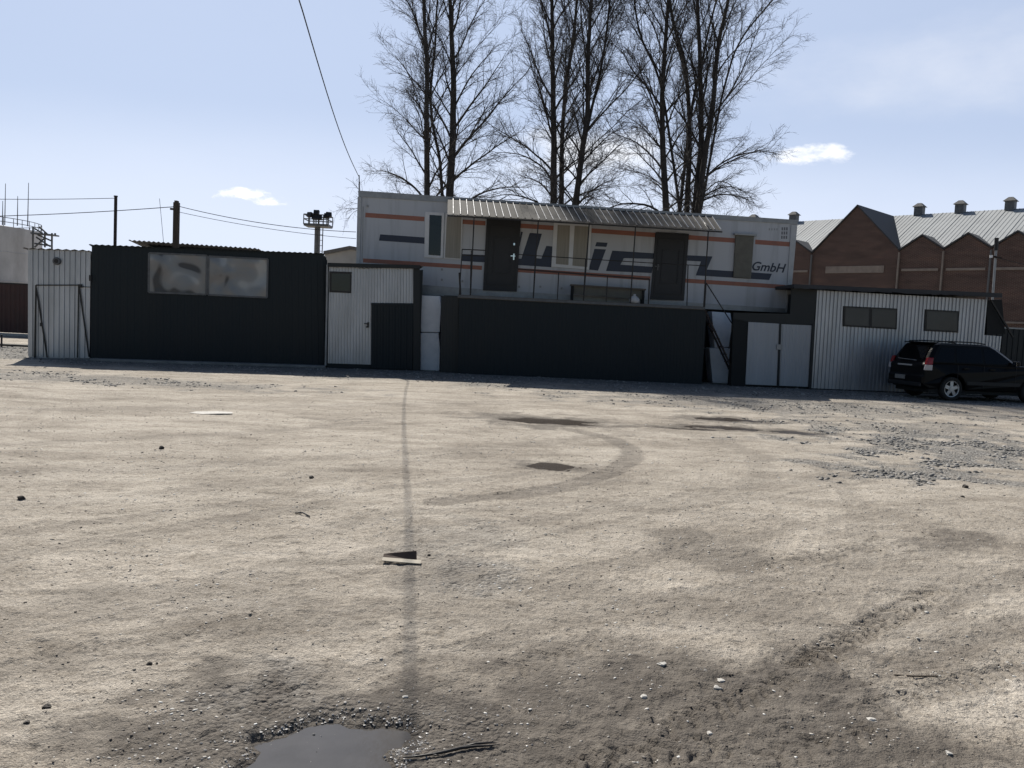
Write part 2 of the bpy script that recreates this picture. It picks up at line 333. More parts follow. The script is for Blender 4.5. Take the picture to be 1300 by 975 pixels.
# pools: centre pixel, half sizes in metres, depth
POOLS = [((410, 966), .30, .29, .03, 'w'), ((692, 534), .85, .5, .026, 'm'), ((705, 591), .30, .22, .026, 'm'), ((920, 532), .70, .33, .026, 'm'), ((924, 543), .62, .35, .026, 'm'), ((1010, 549), .5, .25, .026, 'm'), ((868, 544), .6, .12, .026, 'm')]
def ground_fields(x, y):
    r = np.hypot(x, y); fade = 1-sstep(20, 26, y)
    near = 1-sstep(7, 13, r)
    warp = fbm(x*.35, y*.35, 3, 5)*.8
    # sweeping tyre marks: noise stretched along the direction of travel
    ca, sa = math.cos(.22), math.sin(.22)
    xr, yr = x*ca+y*sa, -x*sa+y*ca
    streak = fbm(xr*.35+warp, yr*2.2+warp, 4, 21)
    z = fbm(x*.12, y*.12, 3, 1)*.035 + fbm(x*.7, y*.7, 5, 2, .55)*.006 + streak*.003
    z = z*fade
    z = z + fbm(x*5, y*5, 4, 3, .65)*.0052*fade + np.abs(fbm(x*14+warp, y*14, 3, 4))*.006*near*1.2
    crust = sstep(.12, .3, fbm(x*3.2+warp*2, y*3.6, 4, 61)); z = z+crust*.006*near
    # damp ground
    wet = np.zeros_like(x)
    def blob(px, py, ax, ay, k, rag=.6):
        cx, cy = g2(px, py); d0 = np.hypot((x-cx)/ax, (y-cy)/ay); mk = d0 < 2.6; o = np.zeros_like(x)
        if mk.any(): o[mk] = k*(1-sstep(.55, 1.15, d0[mk]+fbm(x[mk]*1.3+cx, y[mk]*1.3, 5, 31, .6)*rag))
        return o
    for b in ((860, 905, .85, .8, 1), (1010, 905, .6, .75, .95), (760, 960, 1.5, .5, 1), (980, 985, 1.2, .4, 1), (540, 930, 1.1, .5, 1), (640, 950, .8, .4, 1), (220, 940, .5, .25, .75), (1130, 960, .5, .3, .8), (680, 860, .6, .35, .7), (250, 955, .5, .22, .9), (420, 950, .7, .5, 1), (640, 880, .5, .5, .55), (1215, 690, .5, .42, .65),
              (760, 770, 1.2, .5, .3), (1120, 800, .5, .7, .35), (300, 770, 1.1, .4, .32), (330, 800, .8, .25, .32), (905, 695, .5, .5, .55), (350, 880, .25, .2, .55), (560, 740, .3, .6, .4), (1160, 740, .7, .6, .3), (950, 770, .5, .5, .4), (800, 830, .7, .3, .5)):
        wet = np.maximum(wet, blob(*b))
    for (p, ax, ay, dp, k) in POOLS:
        if k == 'm': wet = np.maximum(wet, blob(p[0], p[1], ax*1.9, ay*1.9, .75))
    def track(pix, w, k, rag=.25):
        pts = [g2(*q) for q in pix]; o = np.zeros_like(x); xs_ = [p[0] for p in pts]; ys_ = [p[1] for p in pts]
        mk = (x > min(xs_)-3*w) & (x < max(xs_)+3*w) & (y > min(ys_)-3*w) & (y < max(ys_)+3*w)
        if mk.any(): o[mk] = k*(1-sstep(.7, 1.1, seg_dist(x[mk], y[mk], pts)/w+fbm(x[mk]*2.5, y[mk]*2.5, 4, 41)*rag))
        return o
    T = 0
    for tr in (([(725, 545), (770, 553), (800, 566), (806, 578), (785, 595), (755, 607), (690, 625), (560, 640)], .17, .55), ([(850, 548), (920, 560), (968, 580), (972, 605), (930, 630), (820, 650)], .2, .22),
               ([(0, 712), (70, 697), (150, 685), (260, 665), (420, 640)], .12, .28), ([(60, 835), (200, 815), (330, 806), (470, 798)], .07, .4), ([(0, 565), (120, 558), (300, 550), (480, 534)], .16, .25), ([(0, 640), (200, 628), (420, 600), (600, 575)], .2, .18),
               ([(985, 720), (1040, 708), (1110, 700)], .12, .5), ([(1060, 810), (1120, 780), (1190, 745)], .05, .5), ([(1080, 815), (1140, 790)], .04, .5), ([(1040, 590), (1090, 640), (1100, 700), (1060, 770)], .14, .25), ([(500, 530), (420, 533), (380, 529)], .1, .3),
               ([(0, 790), (250, 745), (520, 700), (800, 640), (1100, 600)], .16, .26, .7), ([(0, 815), (260, 768), (540, 716), (830, 652), (1110, 612)], .05, .3, .7), ([(0, 860), (300, 805), (600, 760), (900, 690), (1200, 640)], .13, .28, .7),
               ([(0, 600), (300, 590), (640, 565), (900, 540)], .22, .22, .6), ([(150, 975), (450, 860), (800, 770), (1200, 700)], .09, .34, .6), ([(650, 975), (900, 880), (1150, 790), (1300, 730)], .10, .45, .6), ([(760, 985), (1010, 890), (1300, 790)], .10, .45, .6),
               ([(0, 520), (400, 515), (700, 510)], .3, .2, .6), ([(300, 700), (500, 655), (760, 640), (1000, 660), (1200, 720)], .12, .24, .6), ([(0, 930), (200, 890), (420, 850)], .07, .3, .6), ([(900, 975), (1120, 900), (1300, 850)], .09, .45, .6), ([(560, 640), (800, 610), (1060, 640), (1300, 700)], .14, .2, .6), ([(0, 680), (220, 650), (520, 618), (760, 590)], .1, .26, .6)):
        t = track(*tr); T = np.maximum(T, t); tk = t/tr[2]; z = z-t*.010*fade+.006*fade*near*np.clip(1-np.abs(tk-.35)/.3, 0, 1)*(tk > .02)
    wet = np.maximum(wet, T)
    def tread(pix, wd, pitch, k, skew=.8):
        # a short tyre print: ribs across the track
        (ax, ay), (bx, by) = g2(*pix[0]), g2(*pix[1]); ln = math.hypot(bx-ax, by-ay); ux, uy = (bx-ax)/ln, (by-ay)/ln
        al = (x-ax)*ux+(y-ay)*uy; ac = -(x-ax)*uy+(y-ay)*ux; mk = (al > -.05) & (al < ln+.05) & (np.abs(ac) < wd*1.3); o = np.zeros_like(x)
        if mk.any():
            nz = fbm(x[mk]*6, y[mk]*6, 3, 81); rib = .5+.5*np.sin((al[mk]+np.abs(ac[mk])*skew)*2*np.pi/(pitch*1.7)+nz*.9)
            o[mk] = k*sstep(.45, .75, rib)*(1-sstep(.75, 1.15, np.abs(ac[mk])/wd+nz*.4))*sstep(-.6, .0, nz+.12)
        return o
    for tr in (([(1020, 845), (1190, 750)], .10, .045, .8), ([(985, 870), (1060, 818)], .07, .04, .7), ([(845, 925), (960, 880)], .09, .045, .7), ([(720, 975), (900, 948)], .10, .05, .7), ([(960, 720), (1130, 690)], .14, .07, .55), ([(660, 850), (760, 815)], .08, .045, .5),
               ([(1120, 900), (1290, 840)], .10, .05, .45), ([(985, 965), (1100, 930)], .08, .05, .6), ([(770, 600), (810, 570)], .17, .12, .4), ([(60, 830), (330, 805)], .06, .06, .35)):
        t = tread(*tr); z = z-t*.022; wet = np.maximum(wet, t*1.0)
    flake = sstep(.30, .42, fbm(x*7+warp*3, y*9, 4, 64, .6))*near; z = z+flake*.0035
    gravel = np.zeros_like(x)
    for b in ((1240, 570, 2.6, 2.2, 1, .8), (1150, 545, 2.5, 2.0, .7, .8), (1150, 600, 1.3, .8, .9, .8), (1000, 515, 6, 2.2, .75, .6), (100, 480, 6, 1.4, .7, .5), (600, 735, .3, .42, .6, .9), (560, 690, .5, .8, .3, .9), (415, 930, .62, .47, .7, .6)):
        gravel = np.maximum(gravel, blob(*b))
    ap = sstep(19.8, 22.8, y-.02*x+fbm(x*.5, y*.5, 4, 87)*1.3)*(1-sstep(29, 31, y)); gravel = np.maximum(gravel, ap)  # gravel strip along the buildings; its dark tone also paints their shadow deeper
    pools = np.zeros_like(x)
    for i, (p, ax, ay, dp, k) in enumerate(POOLS):
        cx, cy = g2(*p); d = np.hypot((x-cx)/ax, (y-cy)/ay); mk = d < 2.6; q = np.zeros_like(x)
        if mk.any(): q[mk] = 1-sstep(.5, 1.25, d[mk]+fbm((x[mk]-cx)*(1.2 if ay > .35 else 2)+i*7, (y[mk]-cy)*2.4+i*3, 4, 51)*.42)
        base = -dp*q
        sm = sstep(.0, .5, q)
        z = z*(1-.96*sm)+base; pools = np.maximum(pools, q)
    z = z*fade
    dry = streak
    return z, wet, gravel, pools, dry
def make_ground():
    nc, nr = 720, 1050
    t = np.concatenate([[-90, -40, -15, -7, -4, -2.6, -1.9, -1.5], np.linspace(-1.2, -.76, 24), np.linspace(-.75, .75, nc), np.linspace(.76, 1.2, 24), [1.5, 1.9, 2.6, 4, 7, 15, 40, 90]])
    w = 1.6*np.exp(np.linspace(0, math.log(76/1.6), nr)); Y = w-1
    Yb = np.array([-250, -120, -60, -30, -15, -8, -4, -2, -.5]); wb = 1.6+(.6-Yb); Yf = np.array([90, 130, 200, 400, 900, 2000])
    YY = np.concatenate([Yb, Y, Yf]); WW = np.concatenate([wb, w, Yf+1])
    X = WW[:, None]*t[None, :]; Yg = np.repeat(YY[:, None], len(t), 1)
    # keep the near rows wide enough to tread on
    x, y = X.ravel(), Yg.ravel()
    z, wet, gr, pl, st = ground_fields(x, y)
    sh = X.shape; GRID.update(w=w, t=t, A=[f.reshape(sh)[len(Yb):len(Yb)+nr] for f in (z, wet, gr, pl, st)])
    far = (np.abs(x) > 60) | (y < .55); z[far] *= 0
    R, C = X.shape; idx = np.arange(R*C).reshape(R, C)
    fs = np.stack([idx[:-1, :-1], idx[:-1, 1:], idx[1:, 1:], idx[1:, :-1]], -1).reshape(-1, 4)
    me = bpy.data.meshes.new('ground'); me.vertices.add(R*C); me.vertices.foreach_set('co', np.stack([x, y, z], -1).ravel().astype(np.float32))
    me.loops.add(fs.size); me.loops.foreach_set('vertex_index', fs.ravel().astype(np.int32)); me.polygons.add(len(fs))
    me.polygons.foreach_set('loop_start', np.arange(0, fs.size, 4, dtype=np.int32)); me.polygons.foreach_set('loop_total', np.full(len(fs), 4, dtype=np.int32))
    me.polygons.foreach_set('use_smooth', np.ones(len(fs), dtype=bool)); me.update(calc_edges=True); me.validate()
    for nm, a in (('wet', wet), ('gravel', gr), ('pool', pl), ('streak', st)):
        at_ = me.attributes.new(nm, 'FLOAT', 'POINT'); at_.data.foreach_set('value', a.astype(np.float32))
    o = bpy.data.objects.new('ground', me); COL.objects.link(o); tag(o, kind='structure'); return o
GRID = {}
def lookup(x, y):
    """ground fields read back from the grid (bilinear)"""
    x = np.asarray(x, float); y = np.asarray(y, float); w, t, A = GRID['w'], GRID['t'], GRID['A']
    fi = np.clip(np.interp(y+1, w, np.arange(len(w))), 0, len(w)-1.001); fj = np.clip(np.interp(x/(y+1), t, np.arange(len(t))), 0, len(t)-1.001)
    i = fi.astype(int); j = fj.astype(int); a = fi-i; b = fj-j; out = []
    for F_ in A: out.append((F_[i, j]*(1-b)+F_[i, j+1]*b)*(1-a)+(F_[i+1, j]*(1-b)+F_[i+1, j+1]*b)*a)
    return out
def m_ground():
    m, nt, b = mat('packed dirt yard'); L = nt.links
    tc = N(nt, 'ShaderNodeTexCoord'); P = tc.outputs['Object']
    def at_(n): a = N(nt, 'ShaderNodeAttribute'); a.attribute_name = n; return a.outputs['Fac']
    def noise(sc, det=6, ro=.6, vec=P, dist=0):
        n = N(nt, 'ShaderNodeTexNoise', Scale=float(sc), Detail=float(det), Roughness=ro, Distortion=float(dist)); L.new(vec, n.inputs['Vector']); return n.outputs[0]
    def mix(f, a, c2, bt='MIX'):
        x = N(nt, 'ShaderNodeMixRGB', blend_type=bt)
        for i, v in enumerate((f, a, c2)):
            if hasattr(v, 'is_linked') or hasattr(v, 'links'): L.new(v, x.inputs[i])
            else: x.inputs[i].default_value = v if not isinstance(v, tuple) else (*v, 1)
        return x.outputs[0]
    def mathn(op, a, c2):
        x = N(nt, 'ShaderNodeMath', operation=op)
        for i, v in enumerate((a, c2)):
            if isinstance(v, (int, float)): x.inputs[i].default_value = v
            else: L.new(v, x.inputs[i])
        return x.outputs[0]
    mp = N(nt, 'ShaderNodeMapping'); mp.inputs['Rotation'].default_value = (0, 0, -.22); mp.inputs['Scale'].default_value = (.75, 1.7, 1); L.new(P, mp.inputs[0])
    st = mathn('ADD', mathn('MULTIPLY', at_('streak'), .16), mathn('SUBTRACT', noise(1.3, 10, .72, mp.outputs[0], .9), .07))
    base = ramp(nt, st, [(.16, (.262, .231, .194)), (.40, (.376, .337, .287)), (.62, (.468, .424, .366))])
    patch = ramp(nt, noise(.55, 8, .7, P, .5), [(.36, (.72, .71, .70)), (.60, (1, 1, 1))])
    base = mix(1.0, base, patch, 'MULTIPLY')
    grit = ramp(nt, noise(70, 3, .6), [(.30, (.62, .60, .58)), (.46, (1, 1, 1)), (.72, (1.3, 1.29, 1.27))])
    base = mix(.85, base, grit, 'MULTIPLY'); base = mix(.7, base, ramp(nt, noise(190, 2, .6), [(.32, (.5, .49, .48)), (.5, (1, 1, 1)), (.72, (1.4, 1.4, 1.4))]), 'MULTIPLY')
    crumb = ramp(nt, noise(11, 6, .7), [(.34, (.60, .58, .56)), (.47, (1, 1, 1))])
    base = mix(.75, base, crumb, 'MULTIPLY')
    mf = N(nt, 'ShaderNodeMapping'); mf.inputs['Rotation'].default_value = (0, 0, -.2); mf.inputs['Scale'].default_value = (.55, 1.3, 1); L.new(P, mf.inputs[0])
    fleck = ramp(nt, noise(26, 7, .72, mf.outputs[0], .3), [(.30, (.42, .40, .38)), (.40, (1, 1, 1))])
    zone = ramp(nt, noise(1.1, 4, .6), [(.42, (0, 0, 0)), (.62, (1, 1, 1))])
    base = mix(zone, base, mix(1.0, base, fleck, 'MULTIPLY'))
    # grey crushed stone; along the buildings its dark colour also carries their shadow
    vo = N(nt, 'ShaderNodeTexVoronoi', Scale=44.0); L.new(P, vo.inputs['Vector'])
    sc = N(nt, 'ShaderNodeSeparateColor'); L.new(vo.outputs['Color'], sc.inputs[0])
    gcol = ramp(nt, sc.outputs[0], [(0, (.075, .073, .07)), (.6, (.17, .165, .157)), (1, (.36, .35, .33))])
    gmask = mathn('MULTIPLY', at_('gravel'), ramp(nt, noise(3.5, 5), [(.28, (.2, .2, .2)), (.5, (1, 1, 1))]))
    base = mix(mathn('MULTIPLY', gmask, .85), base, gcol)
    wn = mathn('ADD', at_('wet'), mathn('MULTIPLY', mathn('SUBTRACT', noise(4, 7, .65), .5), mathn('MULTIPLY', at_('wet'), 1.4)))
    wetm = N(nt, 'ShaderNodeClamp'); L.new(wn, wetm.inputs[0]); wetm = wetm.outputs[0]
    wcol = ramp(nt, noise(6, 6, .65), [(.35, (.070, .060, .051)), (.65, (.120, .104, .088))])
    base = mix(mathn('MULTIPLY', wetm, .92), base, wcol)
    pm = ramp(nt, at_('pool'), [(.25, (0, 0, 0)), (.6, (1, 1, 1))])
    base = mix(mathn('MULTIPLY', pm, .85), base, (.055, .047, .04))
    L.new(base, b.inputs['Base Color'])
    r = N(nt, 'ShaderNodeMapRange'); r.inputs['To Min'].default_value = .95; r.inputs['To Max'].default_value = .8; L.new(wetm, r.inputs[0]); L.new(r.outputs[0], b.inputs['Roughness'])
    b.inputs['Specular IOR Level'].default_value = .15
    h = mathn('ADD', mathn('MULTIPLY', noise(30, 5, .65), .5), mathn('MULTIPLY', noise(110, 3, .6), .22))
    h = mathn('ADD', h, mathn('MULTIPLY', noise(9, 5, .65), .6))
    h = mathn('ADD', h, mathn('MULTIPLY', mathn('MULTIPLY', gmask, vo.outputs['Distance']), -.6))
    bp = N(nt, 'ShaderNodeBump', Strength=1.0, Distance=.04); L.new(h, bp.inputs['Height']); L.new(bp.outputs[0], b.inputs['Normal'])
    return m
M['ground'] = m_ground()
ground = make_ground(); ground.data.materials.append(M['ground'])

def gz(x, y): return float(lookup([x], [y])[0][0])
def on(px, py):
    p = gp(px, py)
    for _ in range(3): p = gp(px, py, gz(p.x, p.y))
    p.z = gz(p.x, p.y); return p

def m_water(name, col, rough):
    m, nt, b = mat(name); L = nt.links
    tc = N(nt, 'ShaderNodeTexCoord'); n = N(nt, 'ShaderNodeTexNoise', Scale=5.0, Detail=5.0, Roughness=.6); L.new(tc.outputs['Object'], n.inputs['Vector'])
    L.new(ramp(nt, n.outputs[0], [(.35, tuple(c*.8 for c in col)), (.65, col)]), b.inputs['Base Color'])
    b.inputs['Roughness'].default_value = rough; b.inputs['IOR'].default_value = 1.33
    n2 = N(nt, 'ShaderNodeTexNoise', Scale=30.0, Detail=2.0); L.new(tc.outputs['Object'], n2.inputs['Vector'])
    bp = N(nt, 'ShaderNodeBump', Strength=.05, Distance=.01); L.new(n2.outputs[0], bp.inputs['Height']); L.new(bp.outputs[0], b.inputs['Normal'])
    return m
M['muddy'] = m_water('muddy puddle water', (.085, .080, .077), .10)
M['mud'] = m_water('wet mud', (.062, .050, .041), .22)
for p, ax, ay, dp, k in POOLS:
    c = gp(*p); lv = {'w': -.014, 'm': -.013}[k]
    vs_ = [(c.x+ax*1.25*math.cos(a)*(1+.08*math.sin(3*a)), c.y+ay*1.25*math.sin(a), lv) for a in np.linspace(0, 2*math.pi, 40, endpoint=False)]
    o = MB().add(vs_, [tuple(range(40))]).build('puddle', M[{'w': 'muddy', 'm': 'mud'}[k]], fixn=False); tag(o, kind='structure')

# ------------------------------------------------------------------ crushed stone lying on the dirt (nobody could count it)
def icos():
    bm = bmesh.new(); bmesh.ops.create_icosphere(bm, subdivisions=1, radius=1); v = np.array([x.co[:] for x in bm.verts]); f = np.array([[q.index for q in x.verts] for x in bm.faces]); bm.free(); return v, f
IV, IF = icos()
def scatter(name, n, rule, smin, smax, material, flat=.55):
    """many small stones merged into one mesh"""
    xs = []; ys = []
    while len(xs) < n:
        k = 40000
        w = 2.2*np.exp(rng.random(k)*math.log(30/2.2)); y = w-.2; x = (rng.random(k)*2-1)*y*.85
        z, wet, gr, pl, st = lookup(x, y); pr = rule(x, y, wet, gr, pl); keep = rng.random(k) < pr
        xs += list(x[keep]); ys += list(y[keep])
    x = np.array(xs[:n]); y = np.array(ys[:n]); z = lookup(x, y)[0]
    s = (smin+(smax-smin)*rng.random(n)**2.2)*np.clip(.5+y/9, .6, 1.6)
    V = np.repeat(IV[None], n, 0)*(1+.35*(rng.random((n, len(IV), 1))-.5))
    sc = np.stack([s*(.7+.7*rng.random(n)), s*(.6+.5*rng.random(n)), s*flat*(.5+.7*rng.random(n))], -1)
    V = V*sc[:, None, :]; a = rng.random(n)*2*np.pi; ca, sa = np.cos(a)[:, None], np.sin(a)[:, None]
    tl = (rng.random(n)-.5)[:, None]*.7
    vx, vy, vz = V[:, :, 0]*ca-V[:, :, 1]*sa, V[:, :, 0]*sa+V[:, :, 1]*ca, V[:, :, 2]
    vz = vz+vx*tl
    V = np.stack([vx+x[:, None], vy+y[:, None], vz+(z+sc[:, 2]*.25)[:, None]], -1).reshape(-1, 3)
    Fc = (IF[None]+np.arange(n)[:, None, None]*len(IV)).reshape(-1, 3)
    me = bpy.data.meshes.new(name); me.vertices.add(len(V)); me.vertices.foreach_set('co', V.ravel().astype(np.float32)); me.loops.add(Fc.size); me.loops.foreach_set('vertex_index', Fc.ravel().astype(np.int32)); me.polygons.add(len(Fc))
    me.polygons.foreach_set('loop_start', np.arange(0, Fc.size, 3, dtype=np.int32)); me.polygons.foreach_set('loop_total', np.full(len(Fc), 3, dtype=np.int32)); me.update(calc_edges=True)
    me.materials.append(material); o = bpy.data.objects.new(name, me); COL.objects.link(o); tag(o, kind='stuff'); return o
def m_stone(name, c0, c1, rough=.8):
    m, nt, b = mat(name); ge = N(nt, 'ShaderNodeNewGeometry')
    nt.links.new(ramp(nt, ge.outputs['Random Per Island'], [(0, c0), (.75, c1), (1, tuple(min(.6, c*1.5) for c in c1))]), b.inputs['Base Color']); b.inputs['Roughness'].default_value = rough; return m
M['gravel'] = m_stone('crushed stone', (.09, .086, .08), (.27, .255, .235))
M['chips'] = m_stone('dusty stone chips', (.13, .115, .10), (.46, .43, .385), .9)
M['wetgravel'] = m_stone('wet pebbles', (.10, .096, .09), (.36, .345, .33), .45)
M['clods'] = m_stone('dark soil crumbs', (.05, .042, .036), (.13, .11, .092), .95)
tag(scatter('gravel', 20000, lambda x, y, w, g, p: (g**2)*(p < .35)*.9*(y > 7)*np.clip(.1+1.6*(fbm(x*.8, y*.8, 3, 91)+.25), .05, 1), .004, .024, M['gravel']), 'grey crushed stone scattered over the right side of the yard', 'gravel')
pc = gp(410, 966)
def scatter_rim():
    global rng
    n = 1700; xs = []; ys = []
    while len(xs) < n:
        x = pc.x+(rng.random(30000)*2-1)*.8; y = pc.y+(rng.random(30000)*2-1)*.55
        f = lookup(x, y); keep = rng.random(30000) < np.clip(1-np.abs(f[3]-.24)/.26, .03, 1)**1.5*.12*np.clip(.25+1.5*(pnoise(x*7, y*7, 95)+.3), .06, 1)
        xs += list(x[keep]); ys += list(y[keep])
    return np.array(xs[:n]), np.array(ys[:n])
def stones_at(name, x, y, smin, smax, material):
    n = len(x); z = lookup(x, y)[0]; s = smin+(smax-smin)*rng.random(n)**2.5
    V = np.repeat(IV[None], n, 0)*(1+.5*(rng.random((n, len(IV), 1))-.5)); sc = np.stack([s*(.7+.8*rng.random(n)), s, s*(.4+.5*rng.random(n))], -1); V = V*sc[:, None]
    a = rng.random(n)*6.28; ca, sa = np.cos(a)[:, None], np.sin(a)[:, None]
    V = np.stack([V[:, :, 0]*ca-V[:, :, 1]*sa+x[:, None], V[:, :, 0]*sa+V[:, :, 1]*ca+y[:, None], V[:, :, 2]+(np.maximum(z, -.014)+sc[:, 2]*.3)[:, None]], -1).reshape(-1, 3)
    Fc = (IF[None]+np.arange(n)[:, None, None]*len(IV)).reshape(-1, 3)
    me = bpy.data.meshes.new(name); me.from_pydata(V.tolist(), [], Fc.tolist()); me.materials.append(material); o = bpy.data.objects.new(name, me); COL.objects.link(o); return tag(o, kind='stuff')
tag(stones_at('wet_gravel', *scatter_rim(), 0.001, .006, M['wetgravel']), 'wet pebbles lying round the rim of the grey puddle', 'gravel')
tag(scatter('stone_chips', 15000, lambda x, y, w, g, p: (.06+.3*(fbm(x*.9, y*.9, 3, 71) > .15))*(p < .2), .002, .0115, M['chips'], .3), 'pale dusty stone chips strewn over the dry dirt', 'stone chips')
tag(scatter('soil_crumbs', 5500, lambda x, y, w, g, p: (.03+.5*np.clip(w, 0, 1)*(fbm(x*1.7, y*1.7, 3, 73) > 0)+.25*(fbm(x*2.3, y*2.3, 3, 75) > .35))*(p < .2), .002, .0085, M['clods'], .5), 'dark soil crumbs on the damp dirt and along the tyre ruts', 'soil crumbs')

def rock(px, py, size, material, label, cat, name, seed, group=None, flat=.6):
    size *= .55 if cat == 'clod' else .62
    p = on(px, py); bm = bmesh.new(); bmesh.ops.create_icosphere(bm, subdivisions=2, radius=1); r = random.Random(seed)
    ph = [r.random()*6 for _ in range(6)]
    for v in bm.verts:
        c = v.co; k = 1+.22*math.sin(3*c.x+ph[0])+.2*math.sin(4*c.y+ph[1])+.18*math.sin(5*c.z+ph[2]+2*c.x)+.12*(r.random()-.5)
        v.co = Vector((c.x*k*size, c.y*k*size*.8, c.z*k*size*flat))
    me = bpy.data.meshes.new(name); bm.to_mesh(me); bm.free(); me.materials.append(material); o = bpy.data.objects.new(name, me); COL.objects.link(o)
    o.location = (p.x, p.y, p.z+size*flat*.45); return tag(o, label, cat, group)
rock(1225, 619, .065, M['slag'], 'large dark lump beside the grey gravel patch at right', 'clod', 'dirt_clod', 1)
rock(1222, 631, .035, M['slag'], 'small dark lump just in front of the large one by the gravel', 'clod', 'dirt_clod', 2)
rock(190, 844, .026, M['slag'], 'black clod with a smaller one right of it on the pale dirt', 'clod', 'dirt_clod', 3)
rock(199, 843, .012, M['slag'], 'tiny black crumb right beside a bigger black clod', 'clod', 'dirt_clod', 4)
rock(60, 899, .03, M['slag'], 'black clod lying nearest the lower left edge of the yard', 'clod', 'dirt_clod', 5)
rock(34, 918, .018, M['slag'], 'small black clod below and left of the lower left black clod', 'clod', 'dirt_clod', 6)
rock(205, 570, .06, M['slag'], 'dark lump alone on the dry dirt before the dark green shed', 'clod', 'dirt_clod', 7)
rock(395, 607, .05, M['slag'], 'dark lump left of the cable shadow in the middle of the yard', 'clod', 'dirt_clod', 8)
rock(28, 634, .06, M['slag'], 'dark lump at the far left edge of the dry dirt', 'clod', 'dirt_clod', 9)
rock(545, 705, .02, M['slag'], 'small dark crumb just right of the folded cardboard', 'clod', 'dirt_clod', 10)
rock(911, 875, .032, M['palestone'], 'white chunky stone on the dark damp soil', 'stone', 'pale_stone', 11, flat=.5)
rock(916, 864, .03, M['palestone'], 'thin flat pale stone just behind the white chunky stone', 'stone', 'pale_stone', 12, flat=.2)
rock(901, 931, .022, M['palestone'], 'flat pale stone near the bottom edge in the damp soil', 'stone', 'pale_stone', 13, flat=.4)
rock(817, 885, .026, M['palestone'], 'pale stone left of the white chunky stone on damp soil', 'stone', 'pale_stone', 14, flat=.4)
rock(840, 844, .03, M['palestone'], 'pale stone at the upper edge of the dark damp soil', 'stone', 'pale_stone', 15, flat=.4)
rock(1107, 915, .036, M['palestone'], 'largest flat pale stone on the damp soil at lower right', 'stone', 'pale_stone', 16, flat=.35)
rock(1205, 957, .02, M['palestone'], 'small pale stone low in the right corner of the yard', 'stone', 'pale_stone', 17, flat=.5)
rock(1176, 778, .024, M['palestone'], 'pale stone among the tyre tread marks at right', 'stone', 'pale_stone', 18, flat=.5)
rock(515, 885, .018, M['palestone'], 'pale stone just right of the puddle near the cable shadow', 'stone', 'pale_stone', 19, flat=.4)

c = on(268, 525); sc_ = [(-.30, -.10), (-.1, -.16), (.16, -.12), (.34, -.03), (.28, .13), (.02, .19), (-.26, .1)]
tag(MB().prism([Vector((c.x+x, c.y+y, gz(c.x+x, c.y+y)+.012+.01*math.sin(9*x))) for x, y in sc_], [Vector((c.x+x, c.y+y, gz(c.x+x, c.y+y)+.006)) for x, y in sc_]).build('plastic_scrap', M['palestone']), 'flat white scrap lying on the dry dirt before the dark green shed', 'scrap')
# folded cardboard and stick
p = on(508, 713); t = thing('cardboard_piece', p, 'folded brown cardboard flap standing half open on the dirt', 'cardboard')
A, B = on(486, 711), on(529, 714)
u = (B-A).normalized(); L_ = (B-A).length
MB().prism([A+Vector((0, 0, .012)), B+Vector((0, 0, .008)), B+Vector((-.01, .05, .062)), A+u*L_*.45+Vector((0, .04, .045)), A+Vector((0, .03, .03))],
           [A+Vector((0, .006, .012)), B+Vector((0, .006, .008)), B+Vector((-.01, .056, .062)), A+u*L_*.45+Vector((0, .046, .045)), A+Vector((0, .036, .03))]).build('raised_flap', M['card'], t)
MB().prism([A+Vector((.0, -.05, .004)), B+Vector((.03, -.05, .004)), B+Vector((.03, -.002, .012)), A+Vector((0, -.002, .012))],
           [A+Vector((.0, -.05, .009)), B+Vector((.03, -.05, .009)), B+Vector((.03, -.002, .017)), A+Vector((0, -.002, .017))]).build('flat_flap', M['cardedge'], t)
pts = [on(x, y)+Vector((0, 0, .010)) for x, y in ((511, 965), (530, 963.5), (548, 961), (566, 957.5), (584, 953), (603, 950.5), (620, 950), (634, 948.5))]
mb = MB(); mb.tube(pts, [.002, .004, .005, .006, .006, .005, .0035, .001], 7); mb.tube([pts[4], pts[5]+Vector((0, .010, .004)), pts[6]+Vector((0, .014, .004)), pts[7]+Vector((-.01, .012, 0))], [.005, .005, .004, .001], 5); mb.tube([pts[2], pts[2]+Vector((.03, -.015, .004))], [.004, .001], 5)
tag(mb.build('stick', M['stick'], smooth=True), 'wet black splintered stick lying right of the puddle', 'stick')
tag(MB().tube([on(375, 653)+Vector((0, 0, .01)), on(384, 654)+Vector((0, 0, .02)), on(393, 657)+Vector((0, 0, .01))], .006, 5).build('twig', M['stick']), 'short dark twig on the dry dirt left of the cable shadow', 'twig')
tag(MB().tube([on(1135, 859)+Vector((0, 0, .008)), on(1160, 861)+Vector((0, 0, .01)), on(1190, 860)+Vector((0, 0, .006))], .004, 5).build('twig', M['wood']), 'thin brown twig on the dirt at lower right', 'twig')
#@@BUILD@@

